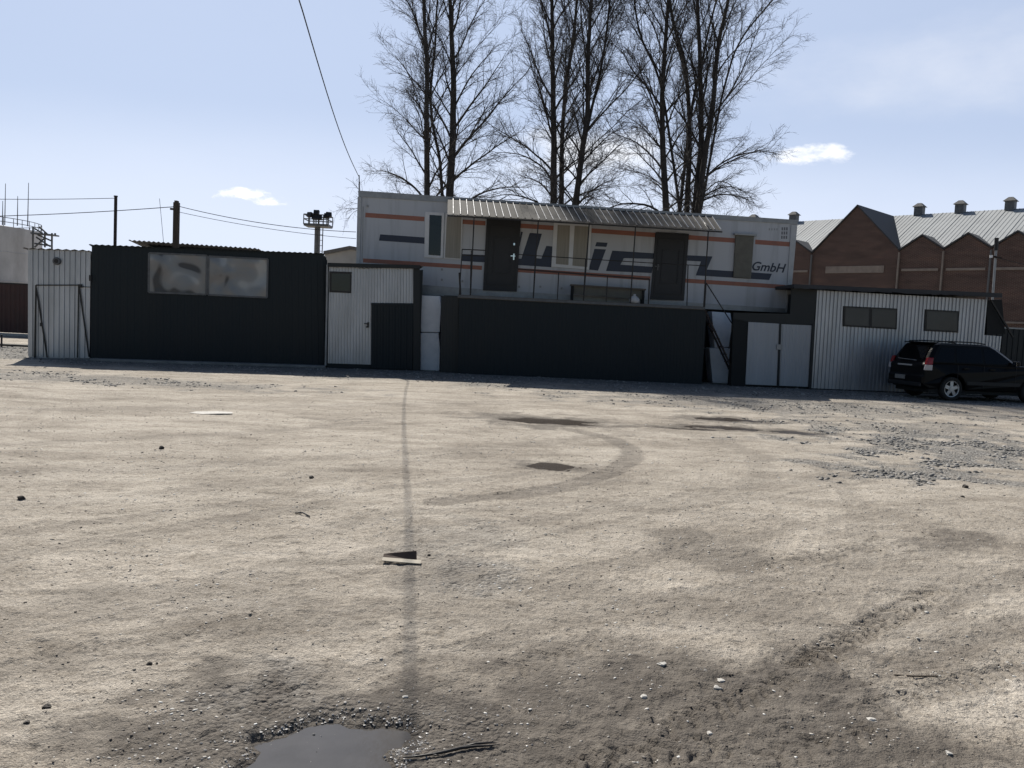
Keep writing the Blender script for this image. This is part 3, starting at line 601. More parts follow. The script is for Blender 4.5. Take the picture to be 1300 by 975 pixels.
# ================================================================== sheds in front
UP = Vector((0, 0, 1))
def shed_back(mb, w, s0, s1, z0, z1, depth, d=-.02, drop=0):
    """closed body behind a front wall (side walls, back wall)"""
    f = [(s0, 0), (s1, 0), (s1, z1), (s0, z0)]
    return mb.prism([w.pt(q, d) for q in f], [w.pt((q[0], q[1]-(drop if q[1] > 0 else 0)), d-depth) for q in f])
def roof_sheet(w, mb, s0, s1, z0, z1, over, depth, drop, pitch=.2, h=.03, d0=0, thick=.01):
    """corrugated roof: ribs run front to back; falls by drop over depth"""
    n = max(2, int((s1-s0)/pitch)*4); a = []; b = []; a2 = []; b2 = []
    for i in range(n+1):
        t = i/n; s = s0+(s1-s0)*t; z = z0+(z1-z0)*t+h*(.5+.5*math.sin(i*math.pi/2))
        a.append(w.pt((s, z), d0+over)); b.append(w.pt((s, z-drop), d0-depth)); a2.append(w.pt((s, z-thick), d0+over)); b2.append(w.pt((s, z-drop-thick), d0-depth))
    N1 = n+1; fs = []
    for i in range(n):
        fs.append((i, i+1, N1+i+1, N1+i)); fs.append((2*N1+i+1, 2*N1+i, 3*N1+i, 3*N1+i+1)); fs.append((i, 2*N1+i, 2*N1+i+1, i+1)); fs.append((N1+i+1, 3*N1+i+1, 3*N1+i, N1+i))
    fs.append((0, N1, 3*N1, 2*N1)); fs.append((n, 2*N1+n, 3*N1+n, N1+n))
    return mb.add(a+b+a2+b2, fs)

# ---- small galvanised shed at the far left
_a = at(36, 456.5, 23.0); _b = at(115.5, 456, 23.32); w = Wall((_a.x, _a.y), (_b.x, _b.y)); t = thing('metal_shed', w.a, 'narrow galvanised sheet metal shed left of the dark green shed, with braced door', 'shed')
sTL, sTR = w.sz(35.5, 316), w.sz(116, 319)
mb = MB(); w.corr(mb, (35.5, 316), (116, 319), (114.5, 456), (35.5, 456.5), .135, .034, 0, floor=.05, ridge=(0, .66, .74, .92))
shed_back(mb, w, 0, sTR[0], sTL[1]-.03, sTR[1]-.03, 3.0, drop=.15); mb.build('wall', M['tin'], t)
roof_sheet(w, MB(), -.12, sTR[0]-.03, sTL[1]+.0, sTR[1]+.0, .12, 3.1, .15).build('roof', M['slate'], t)
mb = MB(); w.plate(mb, [(34, 455), (115, 454.5), (115, 459), (34, 459)], -.1, .04); mb.build('plinth', M['concrete'], t)
dr = MB(); P_ = lambda x, y: w.P(x, y, .04)
for a, b in (((45.6, 362), (44, 455)), ((45.6, 362), (100, 362)), ((100, 362), (98.5, 454)), ((46, 365), (60, 454))): dr.bar(P_(*a), P_(*b), .035, .03)
d_ = dr.build('door_frame', M['black'], t)
MB().bar(w.P(100.5, 364, .05), w.P(113, 453, .05), .035, .03).build('brace', M['black'], t)
MB().bar(w.P(100, 364, .045), w.P(115, 364.5, .045), .02, .02).build('brace', M['black'], t)
MB().box(w.P(101.8, 363, .06), (.09, .05, .09), (w.u, w.n, UP)).build('hinge', M['black'], t)
MB().box(w.P(52.5, 412, .05), (.06, .05, .1), (w.u, w.n, UP)).build('handle', M['black'], t)
c = w.P(72, 331.5, .05); mb = MB()
for k in range(1): mb.tube([c-w.n*.05, c+w.n*.02, c+w.n*.05], [.105, .105, .085], 16)
v = mb.build('vent', M['steelgrey'], t); MB().tube([c+w.n*.05, c+w.n*.055], [.06, .05], 14).build('vent_opening', M['black'], v)

# ---- long dark green shed
w = Wall(g2(115, 457.5), g2(414, 466.5)); t = thing('dark_shed', w.a, 'long dark green sheet metal shed with two film covered windows side by side', 'shed')
a, b = w.sz(116.5, 311), w.sz(411, 322); e = w.sz(415.5, 331)
mb = MB(); w.corr(mb, (116.5, 311), (411, 322), (413, 466), (115, 457.5), .19, .007, 0, floor=0, ridge=(0, .55, .62, .93))
w.corr_sz(mb, [(b[0]+.005, b[1]-.03), (e[0], e[1]), (e[0]-.03, 0), (b[0]+.005, 0)], .1, .015, -.01)
shed_back(mb, w, 0, e[0]-.03, a[1]-.04, b[1]-.1, 4.2, drop=.25); mb.build('wall', M['green'], t)
roof_sheet(w, MB(), -.06, b[0]+.03, a[1]-.005, b[1]-.005, .1, 4.3, .25, pitch=.15, h=.022).build('roof', M['green2'], t)
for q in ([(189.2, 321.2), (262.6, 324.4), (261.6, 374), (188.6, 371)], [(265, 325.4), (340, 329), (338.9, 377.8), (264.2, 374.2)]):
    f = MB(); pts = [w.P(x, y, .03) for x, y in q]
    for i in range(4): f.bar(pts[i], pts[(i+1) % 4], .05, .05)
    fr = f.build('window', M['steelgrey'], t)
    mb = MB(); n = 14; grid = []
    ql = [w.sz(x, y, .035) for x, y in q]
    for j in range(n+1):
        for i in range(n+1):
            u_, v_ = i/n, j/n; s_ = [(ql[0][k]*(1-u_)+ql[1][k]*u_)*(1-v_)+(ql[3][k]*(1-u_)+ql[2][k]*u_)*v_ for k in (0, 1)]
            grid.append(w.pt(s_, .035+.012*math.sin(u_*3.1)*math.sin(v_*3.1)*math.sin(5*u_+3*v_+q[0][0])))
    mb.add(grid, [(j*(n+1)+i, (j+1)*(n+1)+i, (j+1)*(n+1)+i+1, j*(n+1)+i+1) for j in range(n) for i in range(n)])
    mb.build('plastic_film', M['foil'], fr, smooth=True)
mb = MB(); mb.box(w.P(114.8, 353, .03), (.06, .08, .16), (w.u, w.n, UP)); mb.build('hinge', M['black'], t)
mb = MB(); mb.box(w.pt((w.len/2, .035), .2), (w.len-.1, .40, .07), (w.u, w.n, UP)); tag(mb.build('pavement', M['concrete'], bevel=.012), kind='structure')

# ---- middle tin shed with the dark door
w = Wall(g2(415, 467), g2(533, 470.5)); t = thing('metal_shed', w.a, 'small striped tin shed with dark green door and little square window', 'shed')
a, b = w.sz(417, 337), w.sz(533, 337.5)
mb = MB(); w.corr(mb, (418, 338.5), (525, 340.5), (524, 467), (416, 466), .088, .034, 0, floor=.14); mb.build('wall', M['tin'], t)
mb = MB(); shed_back(mb, w, 0, w.len-.02, a[1]-.12, b[1]-.12, 3.0, drop=.2); mb.build('side_wall', M['green'], t)
mb = MB(); w.plate(mb, [(524.8, 340), (533, 341), (533.2, 470), (524.5, 470)], -.05, .06, floor=0); mb.build('corner_post', M['green2'], t)
mb = MB(); w.plate(mb, [(416, 458), (471, 459), (471, 467), (416, 467)], -.05, .05, floor=0); mb.build('plinth', M['dark'], t)
mb = MB(); w.corr(mb, (471.5, 385), (524.6, 385.5), (524, 470), (471, 468), .19, .015, .05, floor=.03); 
w.plate(mb, [(471.4, 384.6), (525, 385), (525, 388), (471.4, 387.6)], .045, .075); d_ = mb.build('door', M['green'], t)
h_ = MB(); h_.box(w.P(467.5, 412.5, .06), (.05, .06, .16), (w.u, w.n, UP)); h_.box(w.P(465.5, 411, .08), (.14, .03, .03), (w.u, w.n, UP)); h_.box(w.P(466, 415, .07), (.05, .05, .05), (w.u, w.n, UP)); h_.build('handle', M['black'], d_)
mb = MB(); w.plate(mb, [(418.5, 344.5), (446.7, 345.3), (446, 372.2), (418.3, 371)], .0, .045); f = mb.build('window', M['black'], t)
mb = MB(); w.plate(mb, [(421, 347), (444.4, 347.7), (444, 370), (420.6, 368.6)], .04, .049); mb.build('pane', M['glass'], f)
mb = MB()
roof_sheet(w, mb, -.02, w.sz(458, 332)[0], a[1]+.05, a[1]-.02, .1, 3.0, .2, pitch=.12, h=.035, d0=0)
roof_sheet(w, mb, w.sz(458, 332)[0]+.01, w.len-.02, a[1]-.03, b[1]-.02, .1, 3.0, .2, pitch=.12, h=.03, d0=0)
rf = mb.build('roof', M['slate'], t)
mb = MB(); w.plate(mb, [(416, 333.5), (533.5, 336.5), (533.5, 341), (416, 338.5)], .06, .16); mb.build('fascia', M['green2'], rf)
MB().tube([w.P(415.6, 336, .12), w.P(414.6, 400, .1), w.P(413.2, 464, .1)], .03, 8).build('drainpipe', M['alu'], t)

# ---- terrace, its dark sheet front and what stands on it
tw = Wall(g2(580, 474), g2(905, 488.5)); WT = Wall((-5.4, 27.25), (9.1, 27.25))       # WT: plane of the trailer's front side
t = thing('terrace', tw.a, 'raised terrace with tall dark green sheet front along the white trailer', 'terrace')
a, b = tw.sz(583, 375.5), tw.sz(893, 390.5); L0 = tw.sz(582, 474)[0]; L1 = tw.sz(891, 487.5)[0]
mb = MB(); w_ = tw; w_.corr(mb, (583, 376), (893, 390.8), (890.5, 487.5), (581, 474), .2, .008, 0, floor=0, ridge=(0, .55, .62, .93)); 
f = [(L0, 0), (L1, 0), (L1, b[1]-.05), (L0, a[1]-.05)]; mb.prism([tw.pt(q, -.005) for q in f], [tw.pt(q, -.06) for q in f]); mb.build('front_panel', M['green'], t)
dk = [tw.sz(581, 374), tw.sz(894.5, 389.5)]; q0 = [tw.pt(dk[0], .04), tw.pt(dk[1], .04)]
back = [Vector((q0[1].x, 27.12, q0[1].z)), Vector((q0[0].x, 27.12, q0[0].z))]
MB().prism([v-UP*.1 for v in q0+back], q0+back).build('deck', M['woodgrey'], t)
MB().bar(q0[0]-UP*.05+tw.n*.01, q0[1]-UP*.05+tw.n*.01, .02, .07).build('deck_edge', M['steelgrey'], t)
for x in (0.3, L1*.33, L1*.66, L1-.2):
    MB().box(tw.pt((L0+x if x < L1-1 else x, 1.1), -.9), (.1, .1, 2.2), (tw.u, tw.n, UP)).build('post', M['black'], t)
DZ = lambda x: q0[0].z+(q0[1].z-q0[0].z)*((x-q0[0].x)/(q0[1].x-q0[0].x))
# terrace railing (thing) : posts double as canopy posts
rw = Wall((q0[0].x, q0[0].y+.06), (q0[1].x, q0[1].y+.06))
rl = thing('railing', rw.a, 'thin black steel railing along the edge of the raised terrace', 'railing')
def rail(pix, r, name='rail', mtl='black'): MB().tube([rw.P(*q) for q in pix], r, 6).build(name, M[mtl], rl)
rail([(586.5, 316.5), (616, 317.8)], .016); rail([(586.5, 324), (615, 325)], .014)
rail([(657, 323), (748, 329), (829, 334), (896, 337.5)], .013)
rail([(657, 341.5), (748, 348.5), (824, 354.5)], .025, 'rail', 'rustrail'); 
for x0, y0, x1, y1 in ((586.8, 316, 583, 376), (598.3, 318, 596.8, 376.5), (679.8, 325, 676.7, 381), (709.3, 346, 707.5, 382), (743.5, 329, 740.4, 384), (771.2, 351, 769.6, 385), (824.5, 354, 823, 387.5), (873.5, 337, 872, 389.5)):
    p1 = rw.P(x1, y1); p1.z = DZ(p1.x); MB().tube([rw.P(x0, y0), p1], .016 if x0 != 824.5 else .02, 6).build('baluster', M['black'], rl)
MB().tube([rw.P(583.2, 376-30), rw.P(584.6, 374)], .03, 6).build('post', M['black'], rl)

# ---- the white trailer
TRAILER_BACK = 2.45
t = thing('trailer', (1.8, 27.25, 0), 'long white trailer body with navy lettering and orange stripes, raised on white blocks', 'trailer')
def tp(name, pix, d0, d1, mt, parent=None, bevel=0):
    mb = MB(); WT.plate(mb, pix, d0, d1); return mb.build(name, M[mt], parent or t, bevel=bevel)
body = tp('body', [(456.5, 249), (1007.5, 284.5), (999, 395), (453.5, 356)], -TRAILER_BACK, 0, 'trailer')
tp('roof_rail', [(454.5, 241.8), (1013.2, 279.3), (1012.6, 284.8), (455, 249.6)], -TRAILER_BACK-.04, .035, 'alu')
tp('lower_rail', [(532, 362), (1003, 392), (1002.6, 397.5), (531, 374)], -TRAILER_BACK-.03, .03, 'alu')
tp('lower_rail', [(452, 352), (534, 358), (533.5, 373.5), (452, 361)], -.4, .028, 'alu')
tp('corner_post', [(454, 249.8), (458.8, 250.1), (456, 356), (451.5, 355.5)], -.2, .045, 'alulight')
tp('corner_post', [(1004.6, 284.9), (1012.4, 285.2), (1002.3, 396.6), (997.4, 396)], -.2, .045, 'alulight')
tp('seam', [(460.6, 262), (461.6, 262), (460.4, 330), (459.4, 330)], -.01, .006, 'alu')
S3 = lambda pts: [(340+x/3.75, 230+y/3.75) for x, y in pts]
S4 = lambda pts: [(540+x/3.75, 230+y/3.75) for x, y in pts]
S5 = lambda pts: [(760+x/3.75, 240+y/3.75) for x, y in pts]
def lineq(x0, x1, f0, th):           # a straight stripe in trailer pixels
    return [(x0, f0(x0)), (x1, f0(x1)), (x1-.3, f0(x1)+th), (x0-.3, f0(x0)+th)]
up = lambda x: 270+(x-464)*37.2/538; lo = lambda x: 328+(x-461)*33.6/536
for x0, x1 in ((464, 539), (586.8, 616.5), (661, 705), (750.5, 832), (874, 933), (959, 1003)): tp('stripe', lineq(x0, x1, up, 5.8), -.01, .004, 'orange')
for x0, x1 in ((461, 612), (657.5, 826), (868, 997)): tp('stripe', lineq(x0, x1, lo, 5.2), -.01, .004, 'orange')
def letter(pix, mt='navy'): tp('lettering', pix, -.01, .005, mt)
letter(S3([(535, 253), (748, 268), (746, 298), (529, 283)])); letter(S4([(176, 347), (285, 352), (284, 387), (172, 380)]))
letter(S4([(455, 240), (464, 242), (449, 310), (443, 310)]))
letter(S4([(497, 246), (555, 250), (522, 366), (552, 369), (576, 308), (609, 311), (600, 410), (437, 399), (441, 368), (457, 369)]))
letter(S4([(815, 290), (868, 293), (862, 313), (808, 310)])); letter(S4([(805, 322), (860, 325), (822, 426), (777, 421)]))
letter(S5([(65, 293), (270, 306), (268, 333), (120, 329), (104, 360), (258, 370), (252, 400), (35, 390)]))
letter(S5([(423, 315), (542, 321), (515, 383), (825, 403), (812, 433), (462, 411), (487, 345), (421, 341)]))
def text(name, s, px, py, h, mt, shear=.25, ext=.004, ang=-.03):
    cu = bpy.data.curves.new(name, 'FONT'); cu.body = s; cu.size = 1; cu.extrude = .001; cu.shear = shear; cu.align_x = 'LEFT'; cu.offset = .018
    to = bpy.data.objects.new('tmp', cu); COL.objects.link(to); dg = bpy.context.evaluated_depsgraph_get(); me = bpy.data.meshes.new_from_object(to.evaluated_get(dg)); bpy.data.objects.remove(to)
    me.name = name; s0 = WT.sz(px, py, .012); mb = MB(); ca, sa = math.cos(ang), math.sin(ang)
    vs_ = []
    for v in me.vertices:
        x, y = v.co.x*h, v.co.y*h; vs_.append(WT.pt((s0[0]+x*ca-y*sa, s0[1]+x*sa+y*ca), .005+v.co.z*2))
    mb.add(vs_, [tuple(p.vertices) for p in me.polygons]); bpy.data.meshes.remove(me); return mb.build(name, M[mt], t)
text('lettering', 'GmbH', 953, 342.6, .40, 'navy')
for k, (x, y) in enumerate(((992.3, 288.5), (992, 293.8), (991.7, 299.2))):     # small faded marks by the top corner
    for j in range(3): tp('faded_mark', [(x+j*2.9, y), (x+1.9+j*2.9, y+.1), (x+1.8+j*2.9, y+4), (x-.1+j*2.9, y+3.9)], -.01, .004, 'grey')
for j in range(4): tp('faded_mark', [(976+j*3.2, 289.5), (977.8+j*3.2, 289.7), (977.6+j*3.2, 292.6), (975.8+j*3.2, 292.5)], -.01, .004, 'alu')
for x, y in ((466.5, 261.5), (561, 342), (561, 355.3), (534, 354), (587, 357), (659, 364), (686, 364), (713, 366), (780, 367)): MB().box(WT.P(x, y, .02), (.06, .03, .07), (WT.u, WT.n, UP)).build('clip', M['alu'], t)
def window(out, panes, sill=True):
    f = tp('window', out, -.02, .05, 'pvc')
    for q, mt in panes: tp('pane', q, .03, .055, mt, f)
    return f
window([(540, 268.7), (587.5, 271.5), (585, 329.3), (538.5, 326.5)], [])
fr = [o for o in t.children if o.name.startswith('window')][0]
tp('pane', S3([(770, 160), (828, 164), (822, 355), (765, 351)]), .03, .056, 'glass', fr); tp('pane', S3([(852, 168), (922, 171), (917, 369), (843, 364)]), .03, .054, 'curtain', fr)
tp('pane_gap', S3([(840, 150), (846, 150), (838, 366), (832, 366)]), .03, .053, 'alu', fr)
f = tp('window', S4([(612, 198), (792, 209), (780, 421), (600, 407)]), -.02, .05, 'pvc')
tp('pane', S4([(630, 208), (689, 211), (681, 399), (621, 394)]), .03, .056, 'curtain', f); tp('pane', S4([(711, 212), (781, 216), (771, 409), (700, 402)]), .03, .056, 'curtain', f)
for q, hx in ((S4([(292, 178), (455, 188), (435, 526), (274, 520)]), (421, 360)), (S5([(272, 205), (430, 213), (406, 531), (247, 525)]), (282, 372))):
    d_ = tp('door', q, -.02, .07, 'door')
    S = S4 if q[0][0] < 700 else S5
    hp = S([hx])[0]; mb = MB(); mb.box(WT.P(hp[0], hp[1], .085), (.04, .03, .2), (WT.u, WT.n, UP)); mb.box(WT.P(hp[0]-1, hp[1]-1, .11), (.15, .03, .03), (WT.u, WT.n, UP)); mb.build('handle', M['chrome'] if S is S4 else M['steelgrey'], d_)
    if S is S4:
        hp = S([(423, 300)])[0]; MB().box(WT.P(hp[0], hp[1], .08), (.05, .03, .07), (WT.u, WT.n, UP)).build('lock', M['chrome'], d_)
    cs = [WT.P(x, y, .08) for x, y in q]; ce = sum(cs, Vector())/4; mb = MB()
    for s_ in (.82, .5):
        ins = [ce+(c_-ce)*Vector((s_, s_, s_*1.08)).x for c_ in cs]
        for i in range(4): mb.bar(ins[i], ins[(i+1) % 4], .03, .012)
    mb.build('panel_moulding', M['door'], d_)
f = tp('shutter', S5([(654, 216), (740, 221), (725, 426), (642, 419)]), -.02, .09, 'shutter'); tp('shutter_hood', S5([(648, 209), (755, 215), (753, 223), (647, 217)]), .0, .16, 'alu', f)
# wheels and underframe of the trailer, mostly hidden behind the terrace
tp('underframe', [(470, 366), (985, 399), (985, 404), (470, 371)], -1.8, -.6, 'black')

# white blocks under the trailer
BW = Wall((-5.4, 26.08), (9.1, 26.08))
BW2 = Wall((-5.4, 26.72), (9.1, 26.72))
def block(pix, label, grp='white blocks carrying the trailer', floor=None):
    mb = MB(); (BW if pix[0][0] < 700 else BW2).plate(mb, pix, -.75, 0, floor=floor); tag(mb.build('support_block', M['block'], bevel=.02), label, 'block', grp)
block(S3([(727, 722), (813, 722), (820, 800), (818, 884), (796, 897), (726, 900)]), 'white block on the ground at the left end under the trailer', floor=0)
block(S3([(728, 543), (820, 547), (825, 600), (818, 720), (728, 718)]), 'white block resting on the left lower block, by the tin shed door')
block(S5([(527, 757), (627, 757), (630, 850), (628, 920), (543, 920)]), 'white block on the ground behind the foot of the terrace stairs', floor=0)
block(S5([(538, 583), (628, 590), (640, 680), (632, 751), (553, 756)]), 'white block directly under the trailer behind the stair handrail')
# dark sheeting that closes the space under the trailer
iw = Wall((-5.2, 27.9), (9.0, 27.9))
mb = MB(); iw.corr_sz(mb, [(0, 2.5), (14.15, 2.25), (14.15, 0), (0, 0)], .2, .02, 0); mb.prism([iw.pt(q, -.005) for q in ((0, 0), (14.15, 0), (14.15, 2.25), (0, 2.5))], [iw.pt(q, -.05) for q in ((0, 0), (14.15, 0), (14.15, 2.25), (0, 2.5))])
tag(mb.build('sheet_fence', M['green']), 'dark sheet infill closing the space under the trailer, behind the white blocks', 'fence')
iw2 = Wall(g2(559, 473), g2(583, 474.2)); mb = MB(); iw2.corr(mb, (560, 375.5), (583, 376.5), (582, 474), (559, 473), .2, .006, -.15, floor=0)
f4 = [(0, 0), (iw2.len, 0), (iw2.len, 2.36), (0, 2.36)]; mb.prism([iw2.pt(q, -.16) for q in f4], [iw2.pt(q, -.2) for q in f4]); tag(mb.build('sheet_screen', M['green2']), 'narrow dark sheet between the left white blocks and the terrace front', 'screen')

# ---- awning over the terrace
t = thing('awning', WT.P(740, 280), 'long ribbed metal awning over the trailer doors and windows', 'awning')
fw = Wall((q0[0].x, q0[0].y+.03), (q0[1].x, q0[1].y+.03))
bk = [WT.P(568.5, 252.3), WT.P(905, 275.2)]; ft = [fw.P(568, 272.3), fw.P(917, 293)]
mb = MB(); n = 40; V0 = []; V1 = []
for i in range(n):
    for fct, h in zip((0, .68, .76, .84, .92), (0, 0, 1, 1, 0)):
        k = (i+fct)/n; a = bk[0].lerp(bk[1], k)+UP*(.035*h+.01); b = ft[0].lerp(ft[1], k+.012*math.sin(math.pi*k))+UP*(.035*h+.01); V0.append(a); V1.append(b)
nn = len(V0); nm = Vector((0, .15, -1)).normalized()*.004
mb.add(V0+V1+[v+nm for v in V0]+[v+nm for v in V1], [(i, i+1, nn+i+1, nn+i) for i in range(nn-1)]+[(2*nn+i+1, 2*nn+i, 3*nn+i, 3*nn+i+1) for i in range(nn-1)])
aw = mb.build('awning_sheet', M['awning'], t, fixn=False); aw.data.materials.append(M['tinglint'])
for i, p in enumerate(aw.data.polygons):
    if i < nn-1 and i % 5 == 2 and i//5 not in (10, 11, 20): p.material_index = 1     # sun glints put into the rib crests as a brighter metal
MB().bar(ft[0]-UP*.035, ft[1]-UP*.035, .04, .04).build('front_beam', M['black'], t); MB().bar(bk[0]-UP*.035+Vector((0, -.03, 0)), bk[1]-UP*.035+Vector((0, -.03, 0)), .04, .04).build('back_beam', M['black'], t)
for x0, y0, x1, y1 in ((602, 275, 597.2, 377), (683.4, 281, 676.9, 381), (748, 285, 740.6, 384), (806.8, 288.5, 800, 386.5), (899.3, 293, 893.4, 390)):
    a, b = fw.P(x0, y0), fw.P(x1, y1); b.z = DZ(b.x); kk = (a.x-ft[0].x)/(ft[1].x-ft[0].x); MB().tube([b, a], .02, 6).build('post', M['black'], t)
    MB().bar(Vector((a.x, ft[0].y, ft[0].lerp(ft[1], kk).z-.03)), bk[0].lerp(bk[1], kk)-UP*.03, .03, .03).build('rafter', M['black'], t)

# ---- bench and bag on the terrace
bw = Wall((q0[0].x, 26.75), (q0[1].x, 26.75)); t = thing('bench', bw.P(770, 384), 'grey brown plank bench on the terrace under the second trailer window', 'bench')
s0, s1 = bw.sz(724, 361), bw.sz(819, 367); zb = DZ(bw.pt(s0).x)
z0, z1 = s0[1], s1[1]
MB().prism([bw.pt((s0[0], z0), d) for d in (.2, -.2)]+[bw.pt((s1[0], z1), d) for d in (-.2, .2)], [bw.pt((s0[0], z0-.05), d) for d in (.2, -.2)]+[bw.pt((s1[0], z1-.05), d) for d in (-.2, .2)]).build('seat', M['woodgrey'], t)
mb = MB(); mb.prism([bw.pt((s0[0]+.1, z0-.05), .12), bw.pt((s1[0]-.1, z1-.05), .12), bw.pt((s1[0]-.1, z1-.34), .12), bw.pt((s0[0]+.1, z0-.30), .12)], [bw.pt((s0[0]+.1, z0-.05), .09), bw.pt((s1[0]-.1, z1-.05), .09), bw.pt((s1[0]-.1, z1-.34), .09), bw.pt((s0[0]+.1, z0-.30), .09)]); mb.build('apron', M['shutter'], t)
for k in (.03, .97):
    for d in (-.17, .17):
        top = bw.pt((s0[0]+(s1[0]-s0[0])*k, z0+(z1-z0)*k-.05), d); mb = MB(); mb.bar(top, Vector((top.x, top.y, DZ(top.x))), .07); mb.build('leg', M['dark'], t)
mb = MB(); c = fw.P(806.5, 382) + Vector((0, .2, 0)); c.z = DZ(c.x)+.12
for i in range(9):
    pass
mb.lathe([(.10, -.12), (.16, -.06), (.15, .02), (.09, .09), (.03, .13), (.045, .17)], 14, c); o = mb.build('cloth_bag', M['cloth'], smooth=True); tag(o, 'small white bag standing on the terrace at the right end of the bench', 'bag')

# ---- steep steel stairs at the right end of the terrace
st0 = Vector((q0[1].x-.02, q0[1].y+.06, q0[1].z-.03)); ft_ = at(939, 486, q0[1].y+.06); ft_.z = .03
t = thing('stairs', (ft_.x, ft_.y, 0), 'steep rusty steel stairs with handrail at the right end of the terrace', 'stairs')
for d in (-.3, .08): MB().bar(st0+Vector((0, d+.3, 0)), ft_+Vector((0, d+.3, 0)), .04, .055).build('stringer', M['rusty'], t)
for i in range(1, 10):
    p = st0.lerp(ft_, i/10); MB().box(p+Vector((0, .19, 0)), (.11, .36, .025)).build('tread', M['rusty'], t)
h0 = fw.P(896.5, 359); h1 = fw.P(930, 412); MB().tube([h0, h1, h1+Vector((-.06, 0, -.75))], .018, 6).build('handrail', M['black'], t)
MB().tube([h0, Vector((h0.x, h0.y, DZ(h0.x)-.02))], .018, 6).build('handrail_post', M['black'], t)
a = gp(925, 485); mb = MB(); mb.tube([BW.P(948, 445), BW.P(953, 452), BW.P(958, 463), BW.P(957.5, 474), BW.P(953, 484), BW.pt((BW.sz(950, 487)[0], .02))], .02, 7); tag(mb.build('hose', M['cable'], smooth=True), 'black hose bent in a loop beside the pale gate', 'hose')
p = BW.P(961.5, 452); tag(MB().tube([p, Vector((p.x-.03, p.y, 0))], .018, 6).build('steel_rod', M['black']), 'thin dark rod standing upright in front of the pale gate', 'rod')
# dry weeds by the stair foot
mb = MB(); r = random.Random(5); c0 = gp(938, 486)
for i in range(90):
    b = Vector((c0.x+r.uniform(-.3, .45), c0.y+r.uniform(0, .5), 0)); hh = r.uniform(.3, 1.0); q = b+Vector((r.uniform(-.15, .15), r.uniform(-.1, .1), hh)); mb.tube([b, b.lerp(q, .5)+Vector((r.uniform(-.03, .03), 0, 0)), q], [.006, .004, .001], 3, False)
tag(mb.build('dry_weeds', M['twig'], fixn=False), 'dark dry weeds at the foot of the terrace stairs', 'weeds')

# ---- the right tin shed with gate
w = Wall(g2(1029.5, 494), g2(1130, 498)); t = thing('metal_shed', w.a, 'wide tin fronted shed with two dark windows and pale double gate beside the car', 'shed')
RD = 4.5
tl, tr = w.sz(1037.5, 368.5), w.sz(1253, 380.5); lw = w.sz(1252, 425.5); ex = w.sz(1271, 427)
mb = MB(); w.corr_sz(mb, [tl, tr, (tr[0]+.0, .03), (w.sz(1029.6, 494)[0], .03)], .125, .032, 0)
w.corr_sz(mb, [(tr[0]+.01, lw[1]), ex, (ex[0]-.05, .03), (tr[0]+.01, .03)], .125, .032, .0); mb.build('wall', M['tin'], t)
s_l = w.sz(929, 487)[0]
s_m = w.sz(1024, 400)[0]; zt = lambda s_: tl[1]-.08+(tr[1]-tl[1])*(s_-tl[0])/(tr[0]-tl[0])
mb = MB(); shed_back(mb, w, s_m, tr[0]-.02, zt(s_m), zt(tr[0]), RD, d=-.03, drop=.1); shed_back(mb, w, tr[0], ex[0], lw[1]-.02, lw[1]-.1, RD, d=-.03, drop=.1); mb.build('side_wall', M['green2'], t)
mb = MB(); shed_back(mb, w, s_l, s_m-.02, 2.2, 2.15, .3, d=-.04, drop=0); mb.build('side_wall', M['dark'], t)
tpl = [(1005, 365), (1037.6, 368), (1032.5, 413), (949, 409), (931, 407), (931, 397), (1003, 398.5)]
mb = MB(); w.plate(mb, tpl, -.03, .0); mb.build('dark_cladding', M['green2'], t)
mb = MB(); w.plate(mb, [(931, 405), (949.5, 408), (946, 489), (928, 488)], -.03, .0, floor=0); mb.build('dark_cladding', M['dark'], t)
for i, (q, mt) in enumerate((([(950.4, 408.8), (989.6, 411), (986, 491), (946.4, 489)], 'tinwhite'), ([(992, 411.5), (1030.8, 413.2), (1026, 493.5), (987.4, 491.2)], 'tinwhite'))):
    mb = MB()
    w.corr(mb, *q, .11 if i else .19, .012 if i else .008, .03, floor=.07); qq = [w.sz(*k, .025) for k in q]; qq[2] = (qq[2][0], .07); qq[3] = (qq[3][0], .07)
    mb.prism([w.pt(k, .025) for k in qq], [w.pt(k, .0) for k in qq]); g_ = mb.build('gate_leaf', M[mt], t)
    if i == 0: 
        h_ = MB(); h_.box(w.P(989, 440.5, .06), (.16, .05, .16), (w.u, w.n, UP)); h_.build('latch', M['alu'], g_)
mb = MB(); mb.bar(w.P(990.7, 411, .05), w.pt((w.sz(986.8, 491)[0], .05), .05), .05); mb.bar(w.P(1032.3, 412, .05), w.pt((w.sz(1026.5, 494)[0], 0), .05), .09); mb.build('gate_post', M['green2'], t)
for q, split in (([(1071.3, 388.5), (1139.5, 391.7), (1138.5, 418.2), (1070.6, 414.3)], True), ([(1175, 392.7), (1217.6, 395), (1216.7, 422.4), (1174, 420.1)], False)):
    mb = MB(); w.plate(mb, q, 0, .045); f = mb.build('window', M['black'], t)
    def ins(a, b): 
        (x0, y0), (x1, y1), (x2, y2), (x3, y3) = q; T = lambda k: (x0+(x1-x0)*k, y0+(y1-y0)*k); B = lambda k: (x3+(x2-x3)*k, y3+(y2-y3)*k)
        mixp = lambda p, r_, k: (p[0]+(r_[0]-p[0])*k, p[1]+(r_[1]-p[1])*k)
        return [mixp(T(a), B(a), .08), mixp(T(b), B(b), .08), mixp(T(b), B(b), .92), mixp(T(a), B(a), .92)]
    for a, b in (((.03, .47), (.53, .97)) if split else ((.05, .95),)):
        mb = MB(); w.plate(mb, ins(a, b), .03, .05); mb.build('pane', M['dimglass'], f)
